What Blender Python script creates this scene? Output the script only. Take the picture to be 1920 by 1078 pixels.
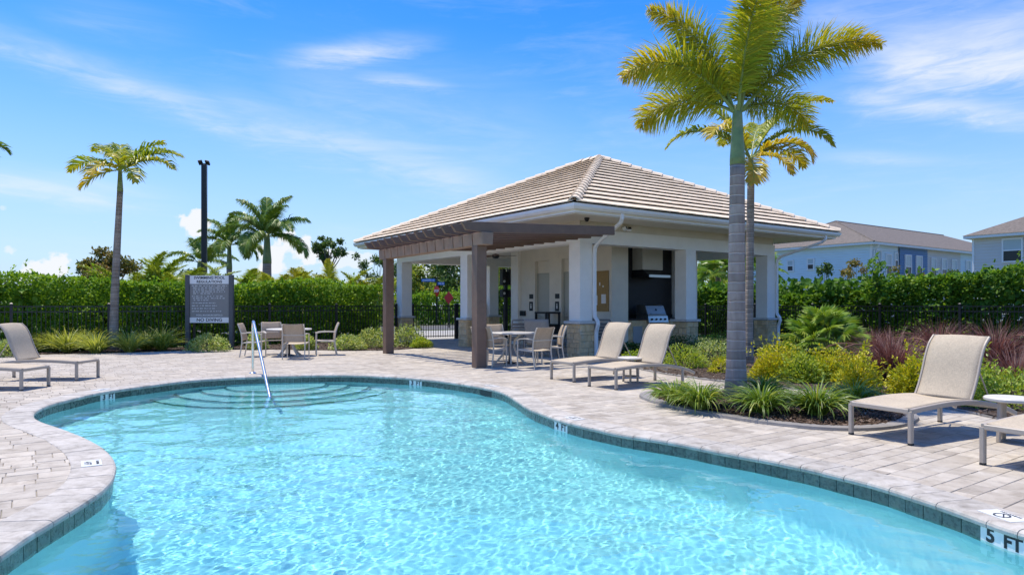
import bpy, math, random
import numpy as np
from mathutils import Vector, Matrix
from mathutils.geometry import tessellate_polygon

for o in list(bpy.data.objects):
    bpy.data.objects.remove(o)
S = bpy.context.scene
COL = S.collection
RND = random.Random(11)
R = math.radians

# ------------------------------------------------------------------ camera
F, H, HX, HY = 1280.0, 1.4, 960.0, 572.0      # focal length (px of 1920), eye height, principal column, horizon row
cam = bpy.data.cameras.new('camera')
cam.sensor_width = 36.0
cam.lens = 24.0
cam.shift_y = (HY - 539.0) / 1920.0
cam.clip_start = 0.05
cam.clip_end = 3000.0
camo = bpy.data.objects.new('camera', cam)
camo.location = (0, 0, H)
camo.rotation_euler = (R(90), 0, 0)
COL.objects.link(camo)
S.camera = camo

# ------------------------------------------------------------------ sun + sky
SUN_TO = Vector((-0.24, 0.17, 1.0)).normalized()       # towards the sun
SUN_EL = math.asin(SUN_TO.z)
SUN_AZ = math.atan2(SUN_TO.x, SUN_TO.y)
sun = bpy.data.lights.new('sun', 'SUN')
sun.energy = 3.5
sun.angle = R(0.53)
sun.color = (1.0, 0.92, 0.79)
suno = bpy.data.objects.new('sun', sun)
suno.rotation_euler = (-SUN_TO).to_track_quat('-Z', 'Y').to_euler()
suno.location = (-20, 15, 60)
COL.objects.link(suno)

S.view_settings.view_transform = 'Standard'
S.view_settings.look = 'None'
S.view_settings.gamma = 1.0
S.view_settings.use_curve_mapping = False
S.view_settings.exposure = 0.68
S.render.engine = 'CYCLES'
S.cycles.use_denoising = True
S.cycles.max_bounces = 14
S.cycles.diffuse_bounces = 8
S.cycles.glossy_bounces = 4
S.cycles.transmission_bounces = 8
S.cycles.transparent_max_bounces = 8
S.cycles.sample_clamp_indirect = 10.0

world = bpy.data.worlds.new('World')
S.world = world
world.use_nodes = True


class NT:
    """small helper to write node networks"""
    def __init__(self, tree):
        self.t = tree
        tree.nodes.clear()

    def n(self, typ, ins=None, **props):
        nd = self.t.nodes.new(typ)
        for k, v in props.items():
            setattr(nd, k, v)
        for k, v in (ins or {}).items():
            self.put(nd.inputs[k], v)
        return nd

    def put(self, sock, v):
        if isinstance(v, bpy.types.NodeSocket):
            self.t.links.new(v, sock)
        else:
            sock.default_value = v

    def m(self, op, a, b=None, c=None, clamp=False):
        nd = self.t.nodes.new('ShaderNodeMath')
        nd.operation = op
        nd.use_clamp = clamp
        for i, v in enumerate((a, b, c)):
            if v is not None:
                self.put(nd.inputs[i], v)
        return nd.outputs[0]

    def mix(self, fac, a, b, typ='MIX'):
        nd = self.t.nodes.new('ShaderNodeMix')
        nd.data_type = 'RGBA'
        nd.blend_type = typ
        self.put(nd.inputs[0], fac)
        self.put(nd.inputs[6], a)
        self.put(nd.inputs[7], b)
        return nd.outputs[2]

    def ramp(self, fac, stops, interp='LINEAR'):
        nd = self.t.nodes.new('ShaderNodeValToRGB')
        nd.color_ramp.interpolation = interp
        el = nd.color_ramp.elements
        while len(el) < len(stops):
            el.new(0.5)
        for e, (p, c) in zip(el, stops):
            e.position = p
            e.color = c if len(c) == 4 else (*c, 1)
        self.put(nd.inputs[0], fac)
        return nd.outputs[0]

    def smooth(self, x, a, b, to0=0.0, to1=1.0):
        nd = self.t.nodes.new('ShaderNodeMapRange')
        nd.interpolation_type = 'SMOOTHSTEP'
        for i, v in enumerate((x, a, b, to0, to1)):
            self.put(nd.inputs[i], v)
        return nd.outputs[0]

    def noise(self, vec, scale, detail=4, rough=0.5, dist=0.0):
        nd = self.n('ShaderNodeTexNoise', {'Scale': scale, 'Detail': detail, 'Roughness': rough, 'Distortion': dist})
        if vec is not None:
            self.put(nd.inputs['Vector'], vec)
        return nd.outputs[0]


def build_world():
    g = NT(world.node_tree)
    sky = g.n('ShaderNodeTexSky')
    sky.sky_type = 'NISHITA'
    sky.sun_disc = False
    sky.sun_elevation = SUN_EL
    sky.sun_rotation = SUN_AZ
    sky.air_density = 1.0
    sky.dust_density = 0.35
    sky.ozone_density = 2.0
    hs = g.n('ShaderNodeHueSaturation', {'Hue': 0.513, 'Saturation': 1.48, 'Value': 1.0, 'Color': sky.outputs[0]})
    tc = g.n('ShaderNodeTexCoord')
    sep = g.n('ShaderNodeSeparateXYZ', {0: tc.outputs['Generated']})
    x, y, z = sep.outputs
    # direction written as the tangent coordinates of the northern half of the sky
    yy = g.m('MAXIMUM', y, 0.02)
    X = g.m('DIVIDE', x, yy)
    Z = g.m('DIVIDE', z, yy)
    front = g.smooth(y, 0.03, 0.25)

    def px(a):
        return (a - HX) / F

    def py(b):
        return (HY - b) / F
    # streak-like cirrus everywhere, stretched along the horizon
    mp = g.n('ShaderNodeMapping', {'Vector': tc.outputs['Generated'], 'Rotation': (0, R(24), 0), 'Scale': (1.3, 1.3, 7.0)})
    wis = g.noise(mp.outputs[0], 2.2, 8, 0.62, 0.7)
    fine = g.noise(mp.outputs[0], 9.0, 6, 0.65, 0.9)
    wispy = g.m('ADD', g.m('MULTIPLY', wis, 0.72), g.m('MULTIPLY', fine, 0.28))
    base = g.m('MULTIPLY', g.smooth(wispy, 0.47, 0.80), 0.22)

    def streak(x0, y0, x1, y1, w, amt):
        """soft straight band of cirrus between two directions"""
        ax, ay, bx, by = px(x0), py(y0), px(x1), py(y1)
        L = math.hypot(bx - ax, by - ay)
        tx, ty = (bx - ax) / L, (by - ay) / L
        dx = g.m('SUBTRACT', X, ax)
        dy = g.m('SUBTRACT', Z, ay)
        s = g.m('ADD', g.m('MULTIPLY', dx, tx), g.m('MULTIPLY', dy, ty))
        d = g.m('ADD', g.m('MULTIPLY', dx, -ty), g.m('MULTIPLY', dy, tx))
        d = g.m('ADD', d, g.m('MULTIPLY', g.m('SUBTRACT', fine, 0.5), w / F * 1.6))
        across = g.m('EXPONENT', g.m('MULTIPLY', g.m('POWER', g.m('DIVIDE', d, w / F), 2.0), -1.0))
        ends = g.m('MULTIPLY', g.smooth(s, -0.10, 0.06), g.smooth(s, L + 0.10, L - 0.10))
        tex = g.smooth(wispy, 0.36, 0.66, 0.2, 1.0)
        return g.m('MULTIPLY', g.m('MULTIPLY', across, ends), g.m('MULTIPLY', tex, amt))

    def puff(cx, cy, w, h, amt):
        """one cumulus low over the horizon: flat base, billowing top"""
        dx = g.m('DIVIDE', g.m('SUBTRACT', X, px(cx)), w / F)
        dy = g.m('DIVIDE', g.m('SUBTRACT', Z, py(cy)), h / F)
        rr = g.m('ADD', g.m('POWER', g.m('ABSOLUTE', dx), 2.0), g.m('POWER', g.m('ABSOLUTE', dy), 2.0))
        v = g.m('SUBTRACT', g.m('ADD', 0.75, billow), rr)
        return g.m('MULTIPLY', g.smooth(v, 0.0, 0.55), amt)
    nz1 = g.noise(tc.outputs['Generated'], 22.0, 3, 0.5)
    nz2 = g.noise(tc.outputs['Generated'], 60.0, 6, 0.6)
    billow = g.m('ADD', g.m('MULTIPLY', g.m('SUBTRACT', nz1, 0.5), 5.5), g.m('MULTIPLY', g.m('SUBTRACT', nz2, 0.5), 2.6))
    streaks = [streak(-60, 60, 480, 245, 30, 0.6), streak(420, 210, 920, 350, 46, 0.5),
               streak(-40, 335, 270, 372, 26, 0.6), streak(120, 20, 300, 50, 34, 0.25),
               streak(600, 104, 760, 88, 24, 0.95), streak(715, 150, 830, 165, 17, 0.7), streak(560, 150, 1000, 260, 90, 0.22),
               streak(1640, 120, 2100, 80, 85, 0.85), streak(1600, 185, 1990, 226, 26, 0.9), streak(1580, 295, 1730, 300, 14, 0.4),
               streak(1480, 40, 1900, -10, 60, 0.4), streak(660, 225, 930, 330, 70, 0.2)]
    puffs = [puff(92, 505, 58, 34, 1.0), puff(20, 470, 20, 12, 0.6), puff(548, 485, 66, 44, 1.0), puff(362, 422, 48, 32, 1.0),
             puff(640, 490, 70, 22, 0.7), puff(165, 418, 34, 7, 0.5), puff(8, 388, 18, 8, 0.4), puff(800, 505, 90, 26, 0.8), puff(940, 500, 50, 30, 0.8)]
    tot = base
    for s_ in streaks + puffs:
        tot = g.m('MAXIMUM', tot, g.m('MULTIPLY', s_, front))
    # thin the general cirrus near the zenith only by the noise itself; keep it off the horizon line
    tot = g.m('MULTIPLY', tot, g.smooth(z, 0.0, 0.03), clamp=True)
    # milky air just above the horizon
    hz = g.m('MULTIPLY', g.smooth(z, 0.38, 0.0), 0.80)
    col = g.mix(hz, hs.outputs[0], (1.85, 2.65, 4.15, 1))
    col = g.mix(tot, col, (3.95, 4.1, 4.3, 1))
    bg = g.n('ShaderNodeBackground', {'Color': col, 'Strength': 0.145})
    out = g.n('ShaderNodeOutputWorld', {'Surface': bg.outputs[0]})


build_world()


# ------------------------------------------------------------------ geometry helpers
def gp(px, py, z=0.0):
    """point of the level z seen at a pixel of the photograph"""
    d = F * (H - z) / (py - HY)
    return ((px - HX) / F * d, d)


def proj(p):
    return (HX + F * p[0] / p[1], HY + F * (H - p[2]) / p[1])


class MB:
    """collects polygons, then links them as one mesh object"""
    def __init__(self):
        self.v, self.f, self.mi = [], [], []

    def add(self, vs, fs, m=0):
        b = len(self.v)
        self.v.extend([tuple(p) for p in vs])
        self.f.extend([tuple(b + i for i in f) for f in fs])
        self.mi.extend([m] * len(fs))
        return self

    def box(self, lo, hi, mat=None, m=0):
        x0, y0, z0 = lo
        x1, y1, z1 = hi
        vs = [(x0, y0, z0), (x1, y0, z0), (x1, y1, z0), (x0, y1, z0), (x0, y0, z1), (x1, y0, z1), (x1, y1, z1), (x0, y1, z1)]
        if mat is not None:
            vs = [mat @ Vector(p) for p in vs]
        return self.add(vs, [(0, 3, 2, 1), (4, 5, 6, 7), (0, 1, 5, 4), (1, 2, 6, 5), (2, 3, 7, 6), (3, 0, 4, 7)], m)

    def prism(self, poly, z0, z1, m=0):
        n = len(poly)
        a = sum(poly[i][0] * poly[(i + 1) % n][1] - poly[(i + 1) % n][0] * poly[i][1] for i in range(n))
        if a < 0:
            poly = poly[::-1]
        vs = [(p[0], p[1], z0) for p in poly] + [(p[0], p[1], z1) for p in poly]
        fs = [tuple(range(n - 1, -1, -1)), tuple(range(n, 2 * n))]
        fs += [(i, (i + 1) % n, n + (i + 1) % n, n + i) for i in range(n)]
        return self.add(vs, fs, m)

    def hull(self, secs, caps=True, m=0, closed=True):
        """skin a list of equal-length loops"""
        n = len(secs[0])
        vs = [p for s in secs for p in s]
        fs = []
        for k in range(len(secs) - 1):
            for i in range(n if closed else n - 1):
                j = (i + 1) % n
                fs.append((k * n + i, k * n + j, (k + 1) * n + j, (k + 1) * n + i))
        if caps and closed:
            fs.append(tuple(range(n - 1, -1, -1)))
            fs.append(tuple((len(secs) - 1) * n + i for i in range(n)))
        return self.add(vs, fs, m)

    def tube(self, pts, rad, n=8, m=0):
        pts = [Vector(p) for p in pts]
        if not hasattr(rad, '__len__'):
            rad = [rad] * len(pts)
        secs = []
        ref = None
        for i, p in enumerate(pts):
            t = (pts[min(i + 1, len(pts) - 1)] - pts[max(i - 1, 0)]).normalized()
            if ref is None:
                ref = Vector((0, 0, 1)) if abs(t.z) < 0.9 else Vector((1, 0, 0))
            a = t.cross(ref)
            if a.length < 1e-6:
                a = t.orthogonal()
            a.normalize()
            b = a.cross(t).normalized()
            ref = b
            secs.append([p + (a * math.cos(2 * math.pi * k / n) + b * math.sin(2 * math.pi * k / n)) * rad[i] for k in range(n)])
        return self.hull(secs, m=m)

    def sweep(self, pts, w, h, side, m=0):
        """rectangular bar along a path; side = the direction of its width"""
        pts = [Vector(p) for p in pts]
        side = Vector(side).normalized()
        secs = []
        for i, p in enumerate(pts):
            t = (pts[min(i + 1, len(pts) - 1)] - pts[max(i - 1, 0)]).normalized()
            u = side.cross(t).normalized()
            c = min(w, h) * 0.18
            sec = []
            for sx, sy in ((-1, -1), (1, -1), (1, 1), (-1, 1)):
                ca = (sx * (w / 2 - c), sy * h / 2)
                cb = (sx * w / 2, sy * (h / 2 - c))
                pr = (ca, cb) if sx * sy < 0 else (cb, ca)
                pr = pr if (sx, sy) != (0, 0) else pr
                for (q, r) in pr:
                    sec.append(p + side * q + u * r)
            secs.append(sec)
        return self.hull(secs, m=m)

    def lathe(self, prof, n=24, c=(0, 0), m=0):
        secs = [[(c[0] + r * math.cos(2 * math.pi * k / n), c[1] + r * math.sin(2 * math.pi * k / n), z) for k in range(n)] for r, z in prof]
        return self.hull(secs, m=m)

    def mesh(self, name, mats, smooth=False):
        me = bpy.data.meshes.new(name)
        me.from_pydata(self.v, [], self.f)
        if not isinstance(mats, (list, tuple)):
            mats = [mats]
        for mt in mats:
            me.materials.append(mt)
        if len(mats) > 1:
            me.polygons.foreach_set('material_index', self.mi)
        if smooth:
            me.polygons.foreach_set('use_smooth', [True] * len(me.polygons))
        me.update()
        return me

    def build(self, name, mats, parent=None, smooth=False, bevel=0.0, loc=None, seg=2):
        o = link(name, self.mesh(name, mats, smooth), parent)
        if loc is not None:
            o.location = loc
        if bevel:
            b = o.modifiers.new('bevel', 'BEVEL')
            b.width = bevel
            b.segments = seg
            b.limit_method = 'ANGLE'
            b.angle_limit = R(40)
        return o


def link(name, data, parent=None):
    o = bpy.data.objects.new(name, data)
    COL.objects.link(o)
    if parent is not None:
        o.parent = parent
    return o


def tag(o, label=None, cat=None, group=None, kind=None):
    if label:
        o['label'] = label
    if cat:
        o['category'] = cat
    if group:
        o['group'] = group
    if kind:
        o['kind'] = kind
    return o


def thing(name, label, cat, loc=(0, 0, 0), rz=0.0, group=None):
    o = bpy.data.objects.new(name, None)
    o.empty_display_size = 0.2
    COL.objects.link(o)
    o.location = loc
    o.rotation_euler = (0, 0, rz)
    return tag(o, label, cat, group)


def dup(root, loc, rz, label, group=None):
    """a copy of a thing with copies of its parts and sub-parts"""
    def rec(o, parent):
        c = o.copy()
        COL.objects.link(c)
        c.parent = parent
        for ch in list(o.children):
            rec(ch, c)
        return c
    r = rec(root, None)
    r.location = loc
    r.rotation_euler = (0, 0, rz)
    r['label'] = label
    if group:
        r['group'] = group
    return r


def np_mesh(name, V, polys, counts, mats, midx=None, smooth=False, rnd=None):
    """mesh from flat numpy arrays"""
    me = bpy.data.meshes.new(name)
    V = np.ascontiguousarray(V, dtype=np.float32).reshape(-1, 3)
    polys = np.ascontiguousarray(polys, dtype=np.int32).ravel()
    counts = np.ascontiguousarray(counts, dtype=np.int32)
    me.vertices.add(len(V))
    me.vertices.foreach_set('co', V.ravel())
    me.loops.add(len(polys))
    me.loops.foreach_set('vertex_index', polys)
    me.polygons.add(len(counts))
    starts = np.concatenate(([0], np.cumsum(counts)[:-1])).astype(np.int32)
    me.polygons.foreach_set('loop_start', starts)
    me.polygons.foreach_set('loop_total', counts)
    if not isinstance(mats, (list, tuple)):
        mats = [mats]
    for mt in mats:
        me.materials.append(mt)
    if midx is not None:
        me.polygons.foreach_set('material_index', np.ascontiguousarray(midx, dtype=np.int32))
    me.polygons.foreach_set('use_smooth', np.full(len(counts), bool(smooth)))
    if rnd is not None:
        a = me.attributes.new('hue', 'FLOAT', 'FACE')
        a.data.foreach_set('value', np.ascontiguousarray(rnd, dtype=np.float32))
    me.update(calc_edges=True)
    me.validate()
    return me


def inside(poly, x, y):
    c = False
    n = len(poly)
    j = n - 1
    for i in range(n):
        xi, yi = poly[i][0], poly[i][1]
        xj, yj = poly[j][0], poly[j][1]
        if (yi > y) != (yj > y) and x < (xj - xi) * (y - yi) / (yj - yi) + xi:
            c = not c
        j = i
    return c


def inside_np(poly, P):
    P = np.asarray(P)
    x, y = P[:, 0], P[:, 1]
    c = np.zeros(len(P), bool)
    n = len(poly)
    j = n - 1
    for i in range(n):
        xi, yi = poly[i][0], poly[i][1]
        xj, yj = poly[j][0], poly[j][1]
        if yi != yj:
            t = ((yi > y) != (yj > y)) & (x < (xj - xi) * (y - yi) / (yj - yi) + xi)
            c ^= t
        j = i
    return c


def spline(ctrl, closed=True, step=0.05):
    """Catmull-Rom through control points, resampled at equal steps"""
    n = len(ctrl)
    P = [Vector((c[0], c[1])) for c in ctrl]
    out = []
    rng_ = range(n) if closed else range(n - 1)
    for i in rng_:
        if closed:
            p0, p1, p2, p3 = P[(i - 1) % n], P[i], P[(i + 1) % n], P[(i + 2) % n]
        else:
            p0, p1, p2, p3 = P[max(i - 1, 0)], P[i], P[i + 1], P[min(i + 2, n - 1)]
        # centripetal-like: few points per segment, by length
        k = max(4, int((p2 - p1).length / 0.02))
        for a in range(k):
            t = a / k
            out.append(0.5 * ((2 * p1) + (p2 - p0) * t + (2 * p0 - 5 * p1 + 4 * p2 - p3) * t * t + (3 * p1 - p0 - 3 * p2 + p3) * t ** 3))
    if not closed:
        out.append(P[-1])
    pts = out + ([out[0]] if closed else [])
    L = [0.0]
    for a, b in zip(pts, pts[1:]):
        L.append(L[-1] + (b - a).length)
    m = max(3, int(round(L[-1] / step)))
    res = []
    j = 0
    for i in range(m if closed else m + 1):
        s = L[-1] * i / m
        while j < len(L) - 2 and L[j + 1] < s:
            j += 1
        t = (s - L[j]) / max(1e-9, L[j + 1] - L[j])
        p = pts[j].lerp(pts[j + 1], min(1, max(0, t)))
        res.append((p.x, p.y))
    return res


def offset(poly, d):
    """closed loop moved outwards by d (to its right for a counter-clockwise loop)"""
    n = len(poly)
    a = sum(poly[i][0] * poly[(i + 1) % n][1] - poly[(i + 1) % n][0] * poly[i][1] for i in range(n))
    sg = 1 if a > 0 else -1
    out = []
    for i in range(n):
        p, q = poly[i - 2], poly[(i + 2) % n]
        tx, ty = q[0] - p[0], q[1] - p[1]
        l = math.hypot(tx, ty) or 1
        out.append((poly[i][0] + sg * ty / l * d, poly[i][1] - sg * tx / l * d))
    return out


def sheet(name, outer, holes, z, mat, kind='structure', smooth=False):
    """flat sheet with holes"""
    loops = [[Vector((p[0], p[1], 0)) for p in outer]] + [[Vector((p[0], p[1], 0)) for p in h] for h in holes]
    tris = tessellate_polygon(loops)
    flat = [p for l in loops for p in l]
    zf = z if callable(z) else (lambda x, y: z)
    vs = [(p.x, p.y, zf(p.x, p.y)) for p in flat]
    fs = []
    for t in tris:
        a, b, c = (flat[i] for i in t)
        if (b - a).cross(c - a).z < 0:
            t = (t[0], t[2], t[1])
        fs.append(t)
    me = bpy.data.meshes.new(name)
    me.from_pydata(vs, [], fs)
    me.materials.append(mat)
    me.update()
    o = link(name, me)
    if kind:
        o['kind'] = kind
    return o


# ------------------------------------------------------------------ materials
def new_mat(name):
    m = bpy.data.materials.new(name)
    m.use_nodes = True
    return m, NT(m.node_tree)


def pbr(name, color, rough=0.6, metal=0.0, var=0.12, scale=8.0, bump=0.0, bscale=60.0, objvar=0.0, spec=0.5, stain=None, stain_scale=2.0, coat=0.0):
    """painted / stone / metal surface with mottled colour, fine relief and a per-object shift"""
    m, g = new_mat(name)
    tc = g.n('ShaderNodeTexCoord')
    v = tc.outputs['Object']
    if objvar:
        oi = g.n('ShaderNodeObjectInfo')
        sc = g.n('ShaderNodeVectorMath', {0: oi.outputs['Location'], 1: v}, operation='ADD')
        v = sc.outputs[0]
    n1 = g.noise(v, scale, 5, 0.6)
    dark = tuple(c * (1 - var) for c in color)
    lite = tuple(min(1, c * (1 + var)) for c in color)
    col = g.ramp(n1, [(0.3, dark), (0.7, lite)])
    if stain:
        n2 = g.noise(v, stain_scale, 6, 0.62)
        col = g.mix(g.smooth(n2, 0.48, 0.72), col, (*stain, 1))
    if objvar:
        val = g.m('ADD', 1.0 - objvar, g.m('MULTIPLY', oi.outputs['Random'], 2 * objvar))
        hs = g.n('ShaderNodeHueSaturation', {'Value': val, 'Color': col})
        col = hs.outputs[0]
    b = g.n('ShaderNodeBsdfPrincipled', {'Base Color': col, 'Metallic': metal, 'Roughness': rough, 'Specular IOR Level': spec, 'Coat Weight': coat})
    rn = g.m('ADD', rough - 0.08, g.m('MULTIPLY', n1, 0.16), clamp=True)
    g.put(b.inputs['Roughness'], rn)
    if bump:
        n3 = g.noise(v, bscale, 6, 0.65)
        bp = g.n('ShaderNodeBump', {'Strength': bump, 'Distance': 0.02, 'Height': n3})
        g.put(b.inputs['Normal'], bp.outputs[0])
    g.n('ShaderNodeOutputMaterial', {'Surface': b.outputs[0]})
    return m


def leaf_mat(name, stops, trans=0.35, rough=0.45, spec=0.35, tcol=None):
    """leaves: each face carries its own 'hue' number; light also passes through"""
    m, g = new_mat(name)
    at_ = g.n('ShaderNodeAttribute', attribute_name='hue')
    oi = g.n('ShaderNodeObjectInfo')
    f = g.m('ADD', at_.outputs['Fac'], g.m('MULTIPLY', g.m('SUBTRACT', oi.outputs['Random'], 0.5), 0.12), clamp=True)
    k = len(stops)
    col = g.ramp(f, [(i / (k - 1), c) for i, c in enumerate(stops)])
    p = g.n('ShaderNodeBsdfPrincipled', {'Base Color': col, 'Roughness': rough, 'Specular IOR Level': spec})
    tint = g.mix(1.0, col, tcol or (1.35, 1.25, 0.55, 1), 'MULTIPLY')
    t = g.n('ShaderNodeBsdfTranslucent', {'Color': tint})
    mx = g.n('ShaderNodeMixShader', {0: trans, 1: p.outputs[0], 2: t.outputs[0]})
    g.n('ShaderNodeOutputMaterial', {'Surface': mx.outputs[0]})
    return m


# site directions: the pavilion, the fences and the townhouses all follow these two
UX, UY = 0.8150, 0.5795
VX, VY = -0.5795, 0.8150
SITE = math.atan2(UY, UX)
C1 = (1.86, 18.5)


def site(u, v):
    """site coordinates (along the pavilion's front, away from the pool) -> world"""
    return (C1[0] + UX * u + VX * v, C1[1] + UY * u + VY * v)
# ================================================================== POOL
WATER = -0.14
POOL_PX = [(0, 1048), (40, 1019), (89, 990), (146, 955), (186, 928), (206, 906), (211, 886), (208, 870), (191, 850), (151, 826), (98, 806),
           (67, 794), (59, 784), (66, 775), (89, 764), (133, 752), (191, 739), (266, 728), (355, 717), (443, 711), (532, 708), (640, 706), (714, 708.5),
           (765, 711.5), (825, 717), (898, 728), (938, 737), (961, 748), (991, 768), (1017, 779), (1046, 790), (1083, 800), (1157, 817), (1219, 827), (1280, 837),
           (1354, 852), (1420, 864), (1513, 883), (1575, 898), (1642, 915), (1708, 936), (1775, 958), (1845, 983), (1920, 1010)]
ctrl = [gp(x, y, -0.04) for x, y in POOL_PX]
ctrl += [(3.55, 3.55), (3.9, 2.6), (3.7, 1.4), (2.6, 0.75), (1.0, 0.55), (-0.6, 0.6), (-1.8, 1.0), (-2.45, 1.9), (-2.7, 2.9)]
POOL = spline(ctrl, True, 0.05)          # face of the waterline tiles
# smooth a little
for _ in range(6):
    n_ = len(POOL)
    POOL = [tuple((POOL[i - 1][k] + 2 * POOL[i][k] + POOL[(i + 1) % n_][k]) / 4 for k in (0, 1)) for i in range(n_)]
area = sum(POOL[i][0] * POOL[(i + 1) % len(POOL)][1] - POOL[(i + 1) % len(POOL)][0] * POOL[i][1] for i in range(len(POOL)))
if area < 0:
    POOL = POOL[::-1]
COPING_W = 0.31
POOL_OUT = offset(POOL, COPING_W)
POOL_MID = offset(POOL, 0.16)


def floor_z(x, y):
    return -1.08 - (11.5 - y) * 0.075


def plaster_mat():
    m, g = new_mat('pool_plaster')
    tc = g.n('ShaderNodeTexCoord')
    n1 = g.noise(tc.outputs['Object'], 1.3, 4, 0.6)
    n2 = g.noise(tc.outputs['Object'], 40, 3, 0.6)
    f = g.m('ADD', g.m('MULTIPLY', n1, 0.7), g.m('MULTIPLY', n2, 0.3))
    col = g.ramp(f, [(0.3, (0.46, 0.68, 0.70)), (0.7, (0.53, 0.745, 0.765))])
    b = g.n('ShaderNodeBsdfPrincipled', {'Base Color': col, 'Roughness': 0.8})
    g.n('ShaderNodeOutputMaterial', {'Surface': b.outputs[0]})
    return m


def water_mat():
    m, g = new_mat('pool_water')
    gl = g.n('ShaderNodeBsdfRefraction', {'Color': (0.69, 0.945, 0.96, 1), 'Roughness': 0.0, 'IOR': 1.333})
    gs = g.n('ShaderNodeBsdfGlossy', {'Color': (1, 1, 1, 1), 'Roughness': 0.02})
    fr = g.n('ShaderNodeFresnel', {'IOR': 1.333})
    mx = g.n('ShaderNodeMixShader', {0: fr.outputs[0], 1: gl.outputs[0], 2: gs.outputs[0]})
    g.n('ShaderNodeOutputMaterial', {'Surface': mx.outputs[0]})
    return m


M = {}
M['plaster'] = plaster_mat()
M['water'] = water_mat()
M['tile'] = pbr('slate_green_tile', (0.075, 0.11, 0.095), 0.28, var=0.45, scale=26, objvar=0.22, stain=(0.12, 0.14, 0.11), stain_scale=14)
M['white_tile'] = pbr('white_tile', (0.68, 0.69, 0.67), 0.3, var=0.04)
M['black_print'] = pbr('black_print', (0.012, 0.013, 0.016), 0.45, var=0.1)
M['navy_tile'] = pbr('nosing_tile', (0.04, 0.16, 0.165), 0.35, var=0.3, scale=30)
M['grout'] = pbr('pool_grout', (0.42, 0.47, 0.44), 0.85, var=0.15, scale=30)
M['steel'] = pbr('polished_steel', (0.86, 0.82, 0.75), 0.25, metal=1.0, var=0.05)


def coping_mat():
    m, g = new_mat('coping_stone')
    tc = g.n('ShaderNodeTexCoord')
    oi = g.n('ShaderNodeObjectInfo')
    v = g.n('ShaderNodeVectorMath', {0: tc.outputs['Object'], 1: g.n('ShaderNodeVectorMath', {0: oi.outputs['Random'], 1: (37.0, 11.0, 5.0)}, operation='MULTIPLY').outputs[0]}, operation='ADD').outputs[0]
    n1 = g.noise(v, 9.0, 6, 0.62, 0.4)
    n2 = g.noise(v, 70.0, 4, 0.7)
    col = g.ramp(n1, [(0.28, (0.265, 0.24, 0.208)), (0.46, (0.415, 0.385, 0.342)), (0.7, (0.52, 0.49, 0.447))])
    col = g.mix(g.m('MULTIPLY', g.smooth(n2, 0.45, 0.75), 0.25), col, (0.25, 0.22, 0.2, 1))
    val = g.m('ADD', 0.88, g.m('MULTIPLY', oi.outputs['Random'], 0.24))
    col = g.n('ShaderNodeHueSaturation', {'Value': val, 'Color': col}).outputs[0]
    bp = g.n('ShaderNodeBump', {'Strength': 0.35, 'Distance': 0.01, 'Height': g.m('ADD', n1, g.m('MULTIPLY', n2, 0.5))})
    b = g.n('ShaderNodeBsdfPrincipled', {'Base Color': col, 'Roughness': 0.8, 'Normal': bp.outputs[0], 'Specular IOR Level': 0.25})
    g.n('ShaderNodeOutputMaterial', {'Surface': b.outputs[0]})
    return m


M['coping'] = coping_mat()

# basin: wall with a coved foot, and a sloping floor
mb = MB()
n_ = len(POOL)
IN1, IN2 = offset(POOL, -0.05), offset(POOL, -0.16)
secs = []
WALL = offset(POOL, 0.012)
for i in range(n_):
    p, q, r = WALL[i], IN1[i], IN2[i]
    fz = floor_z(*r)
    secs.append([(p[0], p[1], -0.03), (p[0], p[1], fz + 0.2), (q[0] * .65 + p[0] * .35, q[1] * .65 + p[1] * .35, fz + 0.07), (q[0] * .5 + r[0] * .5, q[1] * .5 + r[1] * .5, fz + 0.02), (r[0], r[1], fz)])
secs.append(secs[0])
mb.hull(secs, caps=False, closed=False)
basin = mb.build('pool_basin', M['plaster'], smooth=True)
basin['kind'] = 'structure'
fl = sheet('pool_floor', IN2, [], floor_z, M['plaster'], None)
fl.parent = basin
# steps: stacked round treads at the far wall, each with a dark nosing
SC = (-4.6, 13.35)
for k, (r_, z_) in enumerate(((0.95, -0.34), (1.38, -0.55), (1.80, -0.76), (2.22, -0.97))):
    st = MB()
    st.lathe([(0.01, z_ - 0.4), (r_, z_ - 0.4), (r_, z_ - 0.02), (r_ - 0.012, z_), (0.01, z_)], 72, SC)
    so = st.build('pool_step', M['plaster'], basin)
    ns = MB()
    ns.lathe([(r_ + 0.003, z_ - 0.05), (r_ + 0.006, z_ + 0.004), (r_ - 0.038, z_ + 0.006), (r_ - 0.038, z_ - 0.01)], 72, SC)
    no = ns.build('nosing_strip', M['navy_tile'], so)

# water: a rippled sheet, resolved finely enough to bend light
def waves(X, Y):
    g_ = np.random.default_rng(5)
    Z = np.zeros_like(X)
    for lam, amp, cnt in ((1.3, 0.0030, 6), (0.62, 0.0016, 10), (0.33, 0.0007, 14), (0.19, 0.00038, 18), (0.115, 0.00026, 22), (0.075, 0.00019, 24), (0.055, 0.00007, 24)):
        for _ in range(cnt):
            th = g_.uniform(0, 2 * np.pi)
            k_ = 2 * np.pi / (lam * g_.uniform(0.75, 1.3))
            Z += amp / math.sqrt(cnt) * 1.6 * np.sin(k_ * (X * math.cos(th) + Y * math.sin(th)) + g_.uniform(0, 6.28))
    # livelier in the deep middle, calmer in the lee of the walls
    calm = 0.55 + 0.45 * np.clip(np.sin(X * 0.55 + 1.0) * np.cos(Y * 0.5 + 0.6) + 0.6, 0, 1.2)
    return Z * calm


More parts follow.
